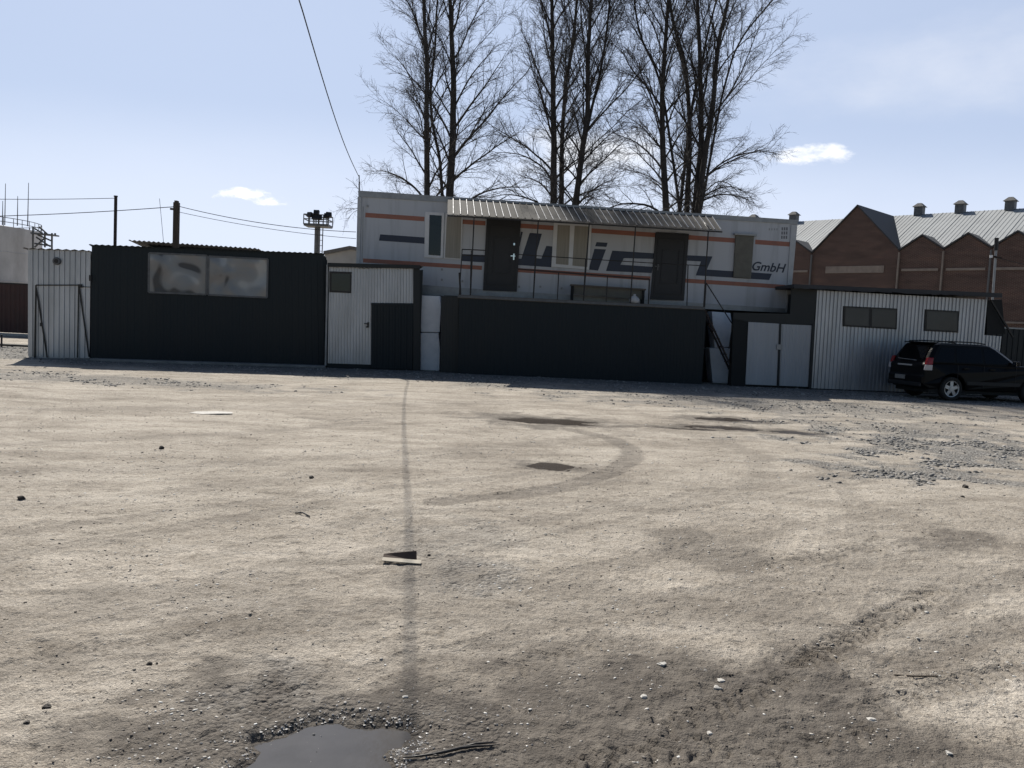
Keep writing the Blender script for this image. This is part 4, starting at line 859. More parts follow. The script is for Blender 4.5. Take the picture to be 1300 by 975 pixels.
# roof slab
fl, fr_ = w.sz(1008, 363.2, .3), w.sz(1272, 373.5, .3)
mb = MB(); A0, A1 = w.pt((fl[0]-.0, fl[1]+.06), .32), w.pt((fr_[0], fr_[1]+.03), .32); B0, B1 = w.pt((s_m-.05, fl[1]+.06), -RD), w.pt((fr_[0], fr_[1]+.0), -RD)
mb.prism([A0, A1, B1, B0], [v-UP*.1 for v in (A0, A1, B1, B0)]); rf = mb.build('roof', M['roofdark'], t)
r = random.Random(3); mb = MB()
for i in range(26):
    k = i/26; p = A0.lerp(A1, k)-UP*.1; mb.prism([p+w.n*.01, p.lerp(A1-UP*.1, 1/26/(1-k)*.98)+w.n*.01, p.lerp(A1-UP*.1, 1/26/(1-k)*.98)+w.n*.01-UP*r.uniform(.01, .05), p+w.n*.01-UP*r.uniform(.01, .05)], [p-w.n*.01, p.lerp(A1-UP*.1, 1/26/(1-k)*.98)-w.n*.01, p.lerp(A1-UP*.1, 1/26/(1-k)*.98)-w.n*.01-UP*.02, p-w.n*.01-UP*.02])
mb.build('roof_edge', M['roofdark'], rf)
mb = MB(); w.plate(mb, [(1253.3, 381), (1272, 380), (1276, 424), (1252.5, 425)], -.2, -.02); mb.build('dark_cladding', M['dark'], t)
MB().bar(w.P(1258, 381, .1), w.P(1286, 428, .1), .05, .05).build('brace', M['black'], t)

# dark fence at the right behind the car
fwl = Wall((w.pt((ex[0]+.02, 0)).x, 29.2), (26, 29.6)); mb = MB(); z = fwl.sz(1280, 417.5)[1]
fwl.corr_sz(mb, [(0, z), (fwl.len, z), (fwl.len, 0), (0, 0)], .2, .02, 0); f4 = [(0, 0), (fwl.len, 0), (fwl.len, z), (0, z)]; mb.prism([fwl.pt(q, -.01) for q in f4], [fwl.pt(q, -.06) for q in f4])
ff = thing('sheet_fence', fwl.a, 'dark green sheet fence right of the tin shed, behind the black car', 'fence'); mb.build('fence_panel', M['green2'], ff)
MB().bar(fwl.pt((0, z+.03), -.03), fwl.pt((fwl.len, z+.03), -.03), .1, .05).build('capping', M['alu'], ff)

# ================================================================== background left
# gate of maroon sheet and low pipe barrier
gw = Wall((at(0, 426, 36.7).x-12, 36.7), (at(37, 427, 36.7).x+3, 36.7)); t = thing('sheet_gate', (gw.a.x, gw.a.y, 0), 'maroon sheet metal gate in front of the white tank at far left', 'gate')
z = gw.sz(15, 360)[1]; mb = MB(); gw.corr_sz(mb, [(0, z), (gw.len, z), (gw.len, .14), (0, .14)], .2, .02, 0); f4 = [(0, .14), (gw.len, .14), (gw.len, z), (0, z)]; mb.prism([gw.pt(q, -.01) for q in f4], [gw.pt(q, -.06) for q in f4]); mb.build('gate_panel', M['brownsheet'], t)
MB().box(gw.pt((gw.len/2, .06), .0), (gw.len, .3, .12), (gw.u, gw.n, UP)).build('footing', M['palestone'], t)
MB().bar(gw.pt((0, z), .0), gw.pt((gw.len, z), .0), .06, .06).build('top_rail', M['black'], t)
t = thing('pipe_barrier', at(2, 441, 28), 'low thin pipe barrier by the left edge in front of the maroon gate', 'barrier')
a = gp(2, 440.5); MB().tube([a, Vector((a.x, a.y, .42))], .03, 7).build('post', M['black'], t)
b = gp(37, 441.5); MB().tube([Vector((a.x-4, a.y, .06)), Vector((b.x, b.y, .06))], .04, 7).build('rail', M['black'], t)

# white storage tank
Yt = 110.0; pr = at(40, 330, Yt); R_ = 11.0; tcx = pr.x-R_*1.02; ztop = at(38, 292, Yt).z
t = thing('storage_tank', (tcx, Yt, 0), 'big sooty white storage tank with roof railing at far left', 'tank')
MB().lathe([(R_, 0), (R_, ztop*.36), (R_+.05, ztop*.36+.02), (R_+.05, ztop*.37), (R_, ztop*.375), (R_, ztop*.7), (R_+.04, ztop*.7+.02), (R_, ztop*.71), (R_, ztop), (R_*.6, ztop+.5), (.1, ztop+.9)], 64, (tcx, Yt, 0)).build('tank_shell', M['tankpaint'], t, smooth=False)
rr = MB(); nseg = 48
for hh in (.55, 1.1): rr.tube([(tcx+(R_-.1)*math.cos(i*2*math.pi/nseg), Yt+(R_-.1)*math.sin(i*2*math.pi/nseg), ztop+hh) for i in range(nseg+1)], .045, 5, False)
for i in range(nseg): 
    a = i*2*math.pi/nseg; rr.tube([(tcx+(R_-.1)*math.cos(a), Yt+(R_-.1)*math.sin(a), ztop), (tcx+(R_-.1)*math.cos(a), Yt+(R_-.1)*math.sin(a), ztop+1.1)], .04, 4)
rr.build('railing', M['steelgrey'], t)
# stair tower at its right side
sx = MB(); Ys = Yt-2
A_ = lambda x, y, yy=Ys: at(x, y, yy)
for x, y0, y1 in ((42, 288, 313), (57, 295, 314), (66, 296, 316), (70, 296, 300)): sx.tube([A_(x, y0), Vector((A_(x, y1).x, Ys, 0)) if x in (42, 66) else A_(x, y1)], .12, 6)
sx.bar(A_(43, 296.5), A_(71, 299), 1.6, .18)
for p_, q_ in (((44, 290), (54, 296)), ((46, 301), (64, 313)), ((44, 309), (64, 312)), ((44, 314), (57, 302)), ((50, 288), (60, 297)), ((48, 298), (66, 306))): sx.tube([A_(*p_), A_(*q_)], .11, 5)
sx.build('stair_tower', M['steelgrey'], t)
for x, y0, xb, yb, lab in ((7, 233, 6, 291, 'tall thin lightning rod on the tank, leftmost of the tall pair'), (22.5, 249, 22, 291, 'shorter thin lightning rod on the tank between the two taller rods'), (36.3, 232, 35, 294, 'tall thin lightning rod at the right rim of the white tank'), (3.5, 255, 3, 291, 'short faint lightning rod at the very left edge of the picture')):
    a = A_(xb, yb); a.z = ztop+.3; tag(MB().tube([a, A_(x, y0)], [.07, .035], 5).build('lightning_rod', M['steelgrey']), lab, 'lightning rod')

# poles and overhead wires
p0 = at(147, 250, 34); t = thing('steel_pole', (at(146, 320, 34).x, 34, 0), 'slim dark steel pole rising behind the dark green shed', 'pole')
MB().tube([Vector((at(145.6, 320, 34).x, 34, 0)), p0], .065, 8).build('shaft', M['rusty'], t); MB().tube([p0, p0+UP*.05], .08, 8).build('cap', M['black'], t)
p1 = at(224.3, 257, 31); t = thing('wooden_pole', (at(224, 320, 31).x, 31, 0), 'thick dark wooden post with wires behind the dark green shed', 'pole')
MB().box(Vector(((p1.x), 31, p1.z/2)), (.19, .19, p1.z)).build('post', M['wood'], t, bevel=.015)
MB().box(p1+Vector((-.05, -.02, -.25)), (.34, .08, .07)).build('crosspiece', M['wood'], t); MB().box(p1+Vector((0, 0, .03)), (.1, .19, .06)).build('post_top', M['wood'], t)
def wire(a, b, sag, r, label, n=14, name='overhead_wire'):
    pts = [a.lerp(b, i/n)-UP*(sag*4*(i/n)*(1-i/n)) for i in range(n+1)]
    return tag(MB().tube(pts, r, 5).build(name, M['cable']), label, 'wire')
wire(at(-260, 243, 34), p0-UP*.05, .15, .012, 'upper thin wire running left from the slim steel pole')
wire(at(-260, 274, 33), p1+Vector((0, 0, -.15)), .2, .014, 'wire running left from the thick wooden post past the slim pole')
wire(p1+Vector((0, 0, -.12)), at(452, 294.5, 31), .18, .012, 'upper wire from the thick wooden post to the white trailer')
wire(p1+Vector((0, 0, -.33)), at(452, 303, 31), .12, .009, 'lower wire from the thick wooden post to the white trailer')
wire(at(202.5, 252, 31), at(208, 312, 31), 0, .008, 'thin slanting guy wire left of the thick wooden post', name='guy_wire')

# fibre cement roof of a further shed
w = Wall((at(166, 312, 32.5).x, 32.5), (at(330, 318, 32.5).x, 32.5)); t = thing('small_building', w.a, 'low building with wavy grey roof peeping over the dark green shed', 'building')
za, zb_ = at(180, 307, 32.5).z, at(310, 316, 32.5).z
mb = MB(); mb.prism([w.pt(q, -.3) for q in ((.4, 0), (w.len, 0), (w.len, zb_-.15), (.4, za-.15))], [w.pt(q, -5) for q in ((.4, 0), (w.len, 0), (w.len, zb_-.7), (.4, za-.7))]); mb.build('wall', M['plaster'], t)
roof_sheet(w, MB(), .0, w.len, za, zb_, .2, 5.2, .6, pitch=.18, h=.05).build('roof', M['slate'], t)

# floodlight mast
Ym = 78; pm = at(403, 288, Ym); t = thing('floodlight_mast', (pm.x, Ym, 0), 'steel floodlight mast with railed platform beyond the sheds', 'light mast')
q = lambda x, y, dy=0: at(340+x/3.75, 230+y/3.75, Ym+dy)
MB().tube([Vector((q(237, 335).x, Ym, 0)), q(237, 212)], [.30, .26], 12).build('column', M['steelgrey'], t)
lad = MB(); x1 = q(250, 225)
for dx in (0, .35): lad.tube([Vector((x1.x+dx, Ym-.45, 0)), x1+Vector((dx, -.45, 0))], .05, 5)
for i in range(int(x1.z/.5)): lad.tube([Vector((x1.x, Ym-.45, .5*i)), Vector((x1.x+.35, Ym-.45, .5*i))], .035, 4)
lad.build('ladder', M['steelgrey'], t)
zp = q(240, 213).z; cx = q(240, 213).x; hw = (q(298, 213).x-q(182, 213).x)/2
MB().box((cx, Ym, zp), (hw*2, hw*1.6, .22)).build('platform', M['steelgrey'], t)
rb = MB(); ht = q(240, 165).z-zp
for y in (-.8, .8):
    for h_ in (ht*.55, ht): rb.tube([(cx-hw, Ym+y*hw, zp+h_), (cx+hw, Ym+y*hw, zp+h_)], .05, 5)
    for i in range(6): xx = cx-hw+2*hw*i/5; rb.tube([(xx, Ym+y*hw, zp), (xx, Ym+y*hw, zp+ht)], .05, 5)
for x in (-1, 1):
    for h_ in (ht*.55, ht): rb.tube([(cx+x*hw, Ym-.8*hw, zp+h_), (cx+x*hw, Ym+.8*hw, zp+h_)], .05, 5)
rb.build('railing', M['steelgrey'], t)
for x, y, a in ((200, 160, -.5), (232, 150, 0), (245, 173, .3), (290, 160, .5), (225, 172, -.2), (281, 166, .2)):
    c = q(x, y, -.8*hw); ax = Matrix.Rotation(a, 3, 'Z') @ Matrix.Rotation(-.35, 3, 'X'); ax = [ax @ v for v in (Vector((1, 0, 0)), Vector((0, 1, 0)), UP)]
    l_ = MB().box(c, (.5, .3, .42), ax).build('floodlight', M['black'], t); MB().bar(c, Vector((c.x, c.y, zp+.1)), .07).build('bracket', M['steelgrey'], l_)

# pale building behind the trailer's left end
Yb_ = 62; t = thing('pale_building', (at(430, 330, Yb_).x, Yb_, 0), 'pale rendered building with sloping roofline just left of the trailer', 'building')
pl = [at(412, 323.5, Yb_), at(445, 317, Yb_), at(520, 330, Yb_)]; pl += [Vector((pl[2].x, Yb_, 0)), Vector((pl[0].x, Yb_, 0))]
MB().prism(pl, [p+Vector((0, 12, 0)) for p in pl]).build('wall', M['plaster'], t)
mb = MB()
for a, b in ((pl[0], pl[1]), (pl[1], pl[2])): mb.prism([a+Vector((0, -.4, 0)), b+Vector((0, -.4, 0)), b+Vector((0, -.4, .25)), a+Vector((0, -.4, .25))], [a+Vector((0, 12.4, 0)), b+Vector((0, 12.4, 0)), b+Vector((0, 12.4, .25)), a+Vector((0, 12.4, .25))])
mb.build('roof', M['slate'], t)

# ================================================================== brick factory
P1 = at(1142, 319, 60.0); U = Vector((.70, -.714, 0)).normalized(); IN = Vector((-U.y, U.x, 0))
if IN.y < 0: IN = -IN
EZ = P1.z; base = Vector((P1.x, P1.y, 0)); bay = 2.97; LEFT = -22*bay/3.; RIGHT = 9*bay
fpt = lambda s, z, d=0: base+U*s+IN*d+UP*z
t = thing('brick_factory', fpt(-2, 0), 'long old red brick factory with pointed gables and pale metal roof at right', 'factory')
BIG = 6.55; nleft = [-BIG-bay*(i+1) for i in range(5)]
def fray(px, py, d=0):
    o = base+IN*d; rr_ = ray(px, py); k = (o-EYE).dot(IN)/rr_.dot(IN); p = EYE+rr_*k-base; return p.dot(U), p.z
bs, bz = fray(1087, 262.5); 
sm_top = fray(1167, 300)[1]
s_end = 9*bay; s_beg = nleft[-1]
# front wall outline with gables
out = [(s_beg, 0), (s_end, 0)]; top = []
def small(s): return [(s, EZ), (s+bay*.5, sm_top), (s+bay, EZ)]
segs = []
for s in reversed(nleft): segs += small(s)
segs += [(-BIG, EZ), (-BIG/2, bz), (0, EZ)]
for i in range(9): segs += small(i*bay)
o2 = []
for q_ in segs:
    if not o2 or (abs(q_[0]-o2[-1][0]) > 1e-4): o2.append(q_)
mb = MB()
for (sa, za_), (sb, zb2) in zip(o2[:-1], o2[1:]): mb.prism([fpt(sa, 0), fpt(sb, 0), fpt(sb, zb2), fpt(sa, za_)], [fpt(sa, 0, .5), fpt(sb, 0, .5), fpt(sb, zb2, .5), fpt(sa, za_, .5)])
DEP = 13.6; hs, hz = fray(1140, 273, DEP/2); hz2 = fray(1300, 266, DEP/2)[1]; RZ = (hz+hz2)/2; RZ = max(RZ, bz+.02)
for s in (s_beg, s_end-.4): mb.prism([fpt(s, 0, .5), fpt(s, 0, DEP), fpt(s, EZ, DEP), fpt(s, RZ, DEP/2), fpt(s, EZ, .5)], [fpt(s+.4, 0, .5), fpt(s+.4, 0, DEP), fpt(s+.4, EZ, DEP), fpt(s+.4, RZ, DEP/2), fpt(s+.4, EZ, .5)])
mb.prism([fpt(s_beg, 0, DEP), fpt(s_end, 0, DEP), fpt(s_end, EZ, DEP), fpt(s_beg, EZ, DEP)], [fpt(s_beg, 0, DEP-.4), fpt(s_end, 0, DEP-.4), fpt(s_end, EZ, DEP-.4), fpt(s_beg, EZ, DEP-.4)])
mb.build('wall', M['brick'], t, uvplane=U)
# main roof with standing seams
mb = MB()
for d0, d1 in ((.3, DEP/2), (DEP-.3, DEP/2)):
    sl_ = (RZ-EZ)/(DEP/2); za_ = EZ+.3*sl_+.02
    mb.prism([fpt(s_beg-.2, za_, d0), fpt(s_end+.2, za_, d0), fpt(s_end+.2, RZ+.02, d1), fpt(s_beg-.2, RZ+.02, d1)], [fpt(s_beg-.2, za_-.1, d0), fpt(s_end+.2, za_-.1, d0), fpt(s_end+.2, RZ-.08, d1), fpt(s_beg-.2, RZ-.08, d1)])
rf = mb.build('roof', M['factoryroof'], t)
mb = MB(); k = s_beg
while k < s_end:
    a, b = fpt(k, EZ+.3*sl_+.03, .3), fpt(k, RZ+.03, DEP/2); mb.prism([a, a+U*.06, b+U*.06, b], [a+UP*.025, a+U*.06+UP*.025, b+U*.06+UP*.025, b+UP*.025]); k += 1.45
mb.build('roof_seam', M['factoryroof'], rf)
mb = MB(); k = s_beg
while k < s_end:
    a, b = fpt(k, EZ+.3*sl_+.03, .3), fpt(k, RZ+.03, DEP/2); mb.prism([a, a+U*.03, b+U*.03, b], [a+UP*.012, a+U*.03+UP*.012, b+U*.03+UP*.012, b+UP*.012]); k += .29
mb.build('roof_ribs', M['factoryroof'], rf)
def gable_roof(s, w_, ztop_, back, ov=.12):
    mb = MB(); p = [(s-.02, EZ), (s+w_/2, ztop_), (s+w_+.02, EZ)]
    for a, b in ((p[0], p[1]), (p[2], p[1])):
        mb.prism([fpt(a[0], a[1]+.03, -ov), fpt(b[0], b[1]+.03, -ov), fpt(b[0], b[1]+.03, back), fpt(a[0], a[1]+.03, .3)], [fpt(a[0], a[1]+.15, -ov), fpt(b[0], b[1]+.15, -ov), fpt(b[0], b[1]+.15, back), fpt(a[0], a[1]+.15, .3)])
    return mb.build('gable_roof', M['roofdark'], t)
depth_at = lambda z_: (z_-EZ)/sl_+.4
gable_roof(-BIG, BIG, bz, min(DEP/2, depth_at(bz)))
for s in nleft+[i*bay for i in range(9)]: gable_roof(s, bay, sm_top, depth_at(sm_top))
# string courses, panel, drainpipes
zc = fray(1170, 344)[1]
for s0_, s1_ in [(s+.25, s+bay-.25) for s in nleft+[i*bay for i in range(9)]]:
    MB().prism([fpt(s0_, zc, -.06), fpt(s1_, zc, -.06), fpt(s1_, zc+.17, -.06), fpt(s0_, zc+.17, -.06)], [fpt(s0_, zc, .1), fpt(s1_, zc, .1), fpt(s1_, zc+.17, .1), fpt(s0_, zc+.17, .1)]).build('string_course', M['stonecourse'], t)
a, b = fray(1048, 347), fray(1122.5, 339)
MB().prism([fpt(a[0], a[1], -.05), fpt(b[0], a[1]-.0, -.05), fpt(b[0], a[1]+.52, -.05), fpt(a[0], a[1]+.52, -.05)], [fpt(a[0], a[1], .1), fpt(b[0], a[1], .1), fpt(b[0], a[1]+.52, .1), fpt(a[0], a[1]+.52, .1)]).build('name_band', M['stonecourse'], t)
for s in [-BIG, 0]+[i*bay for i in range(1, 9)]: MB().tube([fpt(s+.03, EZ-.1, -.14), fpt(s+.03, 0.0, -.14)], .07, 8).build('drainpipe', M['stonecourse'] if s in (0, bay) else M['steelgrey'], t)
for zz in (3.2, 2.45): MB().prism([fpt(bay*1.2, zz, -.1), fpt(s_end, zz, -.1), fpt(s_end, zz+.12, -.1), fpt(bay*1.2, zz+.12, -.1)], [fpt(bay*1.2, zz, .1), fpt(s_end, zz, .1), fpt(s_end, zz+.12, .1), fpt(bay*1.2, zz+.12, .1)]).build('ledge', M['stonecourse'], t)
# roof ventilators
for px, py in ((1008, 277.5), (1167, 271.5), (1219, 269.5), (1282.5, 267), (957, 279)):
    s, z_ = fray(px, py, DEP/2); c = fpt(s, RZ, DEP/2); v = MB().box(c+UP*.24, (.62, .62, .70), (U, IN, UP)).build('ventilator', M['steelgrey'], t)
    mb = MB(); e_ = .43; ap = c+UP*1.15; q_ = [c+U*e_*x+IN*e_*y+UP*.58 for x, y in ((-1, -1), (1, -1), (1, 1), (-1, 1))]; q2 = [c+U*.14*x+IN*.14*y+UP*.88 for x, y in ((-1, -1), (1, -1), (1, 1), (-1, 1))]; mb.prism(q_, q2); mb.build('ventilator_cap', M['slate'], v)
# steel flue pipe before the factory
Yp = 36.0; t = thing('flue_pipe', (at(1262, 370, Yp).x, Yp, 0), 'slim steel pipe with dark top in front of the brick factory', 'pipe')
pt_, pm_ = at(1265.3, 302, Yp), at(1264.5, 318, Yp); b_ = Vector((at(1262.6, 372, Yp).x, Yp, 0)); MB().tube([b_, pm_], .05, 8).build('pipe', M['alu'], t); MB().tube([pm_, pt_], .085, 8).build('pipe_top', M['black'], t)
MB().bar(at(1258, 325, Yp-.05), at(1271, 328, Yp-.05), .08).build('crossarm', M['rusty'], t); MB().tube([at(1258.3, 324, Yp-.1), at(1258.3, 327, Yp-.1)], .06, 8).build('insulator', M['block'], t)
wire(at(1266, 327, Yp), at(1420, 352, Yp), .15, .015, 'sagging wire running right from the slim pipe before the factory')

# ================================================================== bare trees
class TubeSet:
    """numpy collector for very many thin tapered tubes"""
    def __init__(s, k): s.k = k; s.V = []; s.Fq = []; s.n = 0
    def add(s, pts, rs):
        P = np.asarray(pts, float); n = len(P); k = s.k; T = np.gradient(P, axis=0); T /= np.linalg.norm(T, axis=1)[:, None]+1e-9
        ref = np.array([.31, .52, .79]); A = np.cross(T, ref); A /= np.linalg.norm(A, axis=1)[:, None]+1e-9; B = np.cross(T, A); a = np.arange(k)*2*np.pi/k
        r = np.asarray(rs)[:, None, None]; s.V.append((P[:, None]+r*(np.cos(a)[None, :, None]*A[:, None]+np.sin(a)[None, :, None]*B[:, None])).reshape(-1, 3))
        i = np.arange(n-1)[:, None]*k; j = np.arange(k)[None]; j2 = (j+1) % k
        s.Fq.append(np.stack([i+j, i+j2, i+k+j2, i+k+j], -1).reshape(-1, 4)+s.n); s.n += n*k
    def batch(s, P, r):
        M_, n, _ = P.shape; k = s.k; T = np.gradient(P, axis=1); T /= np.linalg.norm(T, axis=2, keepdims=True)+1e-9
        A = np.cross(T, np.array([.31, .52, .79])); A /= np.linalg.norm(A, axis=2, keepdims=True)+1e-9; B = np.cross(T, A); a = np.arange(k)*2*np.pi/k
        V = P[:, :, None]+r[:, :, None, None]*(np.cos(a)[None, None, :, None]*A[:, :, None]+np.sin(a)[None, None, :, None]*B[:, :, None]); s.V.append(V.reshape(-1, 3))
        i = np.arange(n-1)[:, None]*k; j = np.arange(k)[None]; j2 = (j+1) % k; q = np.stack([i+j, i+j2, i+k+j2, i+k+j], -1).reshape(1, -1, 4)
        s.Fq.append((q+(np.arange(M_)*n*k)[:, None, None]).reshape(-1, 4)+s.n); s.n += M_*n*k
    def build(s, name, material, parent):
        V = np.concatenate(s.V)-np.array(parent.location); Fq = np.concatenate(s.Fq); me = bpy.data.meshes.new(name); me.vertices.add(len(V)); me.vertices.foreach_set('co', V.ravel().astype(np.float32))
        me.loops.add(Fq.size); me.loops.foreach_set('vertex_index', Fq.ravel().astype(np.int32)); me.polygons.add(len(Fq)); me.polygons.foreach_set('loop_start', np.arange(0, Fq.size, 4, dtype=np.int32)); me.polygons.foreach_set('loop_total', np.full(len(Fq), 4, dtype=np.int32))
        me.polygons.foreach_set('use_smooth', np.ones(len(Fq), dtype=bool)); me.update(calc_edges=True); me.materials.append(material); o = bpy.data.objects.new(name, me); COL.objects.link(o); o.parent = parent; return o
def grow(p, d, length, nseg, bend, wob, R):
    """a curved shoot: bend is a vector added per unit of its length"""
    pts = [p]; step = length/nseg; d = d/np.linalg.norm(d)
    for i in range(nseg):
        d = d+bend*(1.0/nseg)+R.normal(0, wob, 3); d /= np.linalg.norm(d); p = p+d*step; pts.append(p)
    return np.array(pts), d
def tree(stems, Y, label, seed, side=(1, 1), zlow=5.5, reach=4.4, ntop=27., lowdroop=1.0, density=1.0):
    R = np.random.default_rng(seed); b = at(*stems[0][0][0], Y); first = stems[0]
    t = thing('bare_tree', (b.x, Y, 0), label, 'tree', 'bare trees in a row behind the trailer')
    TB = []; TD = []; trunk = TubeSet(9); limb = TubeSet(5); tw = TubeSet(3)
    for pix, r0, yo in stems:
        pts = [np.array(at(px, py, Y+yo)) for px, py in pix]
        g = pts[0].copy(); g[2] = 0; g[0] = pts[0][0]-(pts[1][0]-pts[0][0])/(pts[1][2]-pts[0][2]+1e-6)*pts[0][2]*.6; pts = [g]+pts
        e = pts[-1]; dirn = (pts[-1]-pts[-3]); dirn /= np.linalg.norm(dirn); H_ = ntop*R.uniform(.92, 1.0)
        while pts[-1][2] < H_: pts.append(pts[-1]+dirn*1.6+np.append(R.normal(0, .12, 2), 0))
        pts = np.array(pts); # resample smoothly
        dist = np.concatenate([[0], np.cumsum(np.linalg.norm(np.diff(pts, axis=0), axis=1))]); q = np.linspace(0, dist[-1], 60); S = np.stack([np.interp(q, dist, pts[:, i]) for i in range(3)], -1)
        S[1:-1] = (S[:-2]+2*S[1:-1]+S[2:])/4; S[1:-1] = (S[:-2]+2*S[1:-1]+S[2:])/4
        S[:, :2] += (np.cumsum(R.normal(0, .018, (60, 2)), 0)*np.linspace(0, 1, 60)[:, None])
        zrel = np.clip(S[:, 2]/H_, 0, 1); rs = r0*(1-zrel)**.9*.84+.015; rs[0] *= 1.25
        trunk.add(S, rs)
        nb = int(41*density*(r0/.26)**.35); ga = R.uniform(0, 6)
        for j in range(nb):
            z = zlow+(H_-.6-zlow)*((j+R.random()*.8)/nb)**1.0; i = np.searchsorted(S[:, 2], z); i = min(i, 58); f = (z-S[i-1, 2])/(S[i, 2]-S[i-1, 2]+1e-6); p = S[i-1]*(1-f)+S[i]*f; rt = rs[i]
            hrel = (z-zlow)/(H_-zlow); ga += 2.4+R.normal(0, .5); h = np.array([math.cos(ga), math.sin(ga)*.75, 0]); h[0] *= side[1] if h[0] > 0 else side[0]
            ln = reach*(.78+.46*math.sin(math.pi*min(1, hrel*1.05+.10)))*R.uniform(.65, 1.05)*(.55+.45*abs(h[0]))
            up = .95+1.5*hrel+R.normal(0, .15)
            d0 = h+np.array([0, 0, up]); 
            bend = np.array([h[0]*.45, h[1]*.4, (-1.7*lowdroop*max(0, 1-hrel*2.6)**1.5+.1+R.normal(0, .16))])
            if hrel > .3: bend = np.array([h[0]*.1, 0, .25])
            B, dl = grow(p, d0, ln, 12, bend, .06, R); r1 = min(rt*.40, .012+.0115*ln)*R.uniform(.75, 1.1); rb_ = r1*(1-np.linspace(0, 1, 13))**.8+.007; limb.add(B, rb_)
            ns = int(ln*2.5*density)+2
            for k in range(ns):
                u_ = .18+.82*(k+R.random())/ns; ii = min(int(u_*12), 11); bp_ = B[ii]+(B[ii+1]-B[ii])*(u_*12-ii); tg = B[ii+1]-B[ii]; tg /= np.linalg.norm(tg)
                o_ = np.cross(tg, R.normal(0, 1, 3)); o_ /= np.linalg.norm(o_)+1e-6; dd = tg*1.0+o_*.62+np.array([0, 0, .16]); l2 = ln*R.uniform(.22, .48)*(1.15-.55*u_)+.3
                C, dl2 = grow(bp_, dd, l2, 6, np.array([0, 0, R.normal(.0, .35)]), .11, R); limb.add(C, np.maximum(rb_[ii]*.38*(1-np.linspace(0, 1, 7))**.9, 0)+.0042)
                NT = int(l2*6.5*density)+3; u2 = .15+.85*R.random(NT); jj = np.minimum((u2*6).astype(int), 5); sg_ = C[jj+1]-C[jj]; TB.append(C[jj]+sg_*(u2*6-jj)[:, None]); TD.append(sg_)
    def nrm(v): return v/(np.linalg.norm(v, axis=-1, keepdims=True)+1e-9)
    def shoots(b, d, ln, nseg, wob, k0, k1):
        P = [b]; d = nrm(d); cv = R.normal(0, .25, (len(b), 3))
        for q_ in range(nseg): d = nrm(d+cv/nseg+R.normal(0, wob, (len(b), 3))); P.append(P[-1]+d*(ln/nseg)[:, None])
        P = np.stack(P, 1); tw.batch(P, np.linspace(k0, k1, nseg+1)[None]*np.ones((len(b), 1))); return P
    tb, td = np.concatenate(TB), nrm(np.concatenate(TD)); sd = nrm(np.cross(td, R.normal(0, 1, td.shape)))
    l3 = R.uniform(.25, .8, len(tb)); Q = shoots(tb, td*.9+sd*.75, l3, 3, .12, .0064, .0036)
    for rep_ in range(2):
        pick = R.random(len(tb)) < .6; b2 = Q[pick, 1+rep_]; d2 = nrm(Q[pick, 2+rep_]-Q[pick, 1+rep_]); s2 = nrm(np.cross(d2, R.normal(0, 1, d2.shape))); shoots(b2, d2*.8+s2*.8, l3[pick]*.55, 2, .15, .0046, .0032)
    trunk.build('trunk', M['bark'], t); limb.build('limbs', M['bark'], t); tw.build('twigs', M['twig'], t)
    return t
C1 = lambda pts: [(430+x/3.482, y/3.482) for x, y in pts]
C2 = lambda pts: [(720+x/3.361, y/3.361) for x, y in pts]
tree([(C1([(395, 865), (395, 560), (398, 300), (386, 100), (384, -40)]), .24, 0)], 44, 'slender bare tree, leftmost of the row behind the trailer', 31, side=(.88, .6), reach=4.3)
tree([(C1([(490, 870), (505, 600), (511, 350), (503, 50), (500, -60)]), .34, 0), (C1([(460, 870), (446, 690), (420, 590), (405, 420), (430, 200), (440, 0)]), .13, .4)], 45, 'bare tree with the thickest straight trunk, second from left, beside the slender one', 32, side=(.8, 1), reach=4.9, density=.85)
tree([(C1([(950, 912), (950, 600), (945, 350), (936, 0), (934, -80)]), .29, 0)], 45, 'straight bare tree above the awning middle, left of its forked neighbours', 33, side=(1.1, .7), reach=4.6)
tree([(C1([(985, 914), (986, 650), (1001, 400), (1040, 200), (1062, 0), (1070, -80)]), .22, 0)], 46, 'bare tree bending right, between two other trunks above the awning', 34, side=(.6, .9), reach=3.8)
tree([(C1([(1043, 917), (1080, 650), (1104, 500), (1106, 250), (1120, 0), (1124, -80)]), .25, 0), (C1([(1104, 510), (1150, 330), (1175, 150), (1190, 0)]), .13, .2)], 44, 'bare tree leaning right and forking, right of the bending trunk', 35, side=(.7, 1), reach=4.6)
tree([(C2([(424, 907), (412, 650), (409, 400), (424, 200), (434, 0), (438, -80)]), .27, 0), (C2([(410, 400), (380, 290), (320, 190), (290, 60), (280, -60)]), .11, .3)], 44, 'bare tree standing alone between the two clumps, with drooping left boughs', 36, side=(1, .8), reach=4.4)
tree([(C2([(508, 915), (522, 640), (516, 420), (497, 240), (462, 140), (440, 40), (430, -60)]), .23, .3), (C2([(518, 600), (545, 400), (572, 300), (600, 150), (640, 0)]), .14, .5)], 45, 'bare tree with thin crooked trunk, just left of the rightmost clump', 37, side=(.7, .5), reach=3.6, density=.72)
tree([(C2([(545, 917), (572, 640), (575, 420), (568, 200), (558, 0), (555, -80)]), .27, .3), (C2([(556, 917), (592, 650), (626, 450), (650, 200), (692, 50), (715, -60)]), .26, 0), (C2([(660, 420), (720, 200), (800, 90), (880, 0)]), .10, .2)], 44, 'wide bare tree with twin trunks and long drooping boughs, rightmost of the row', 38, side=(.5, 1.08), reach=4.8, lowdroop=1.5, density=.8)

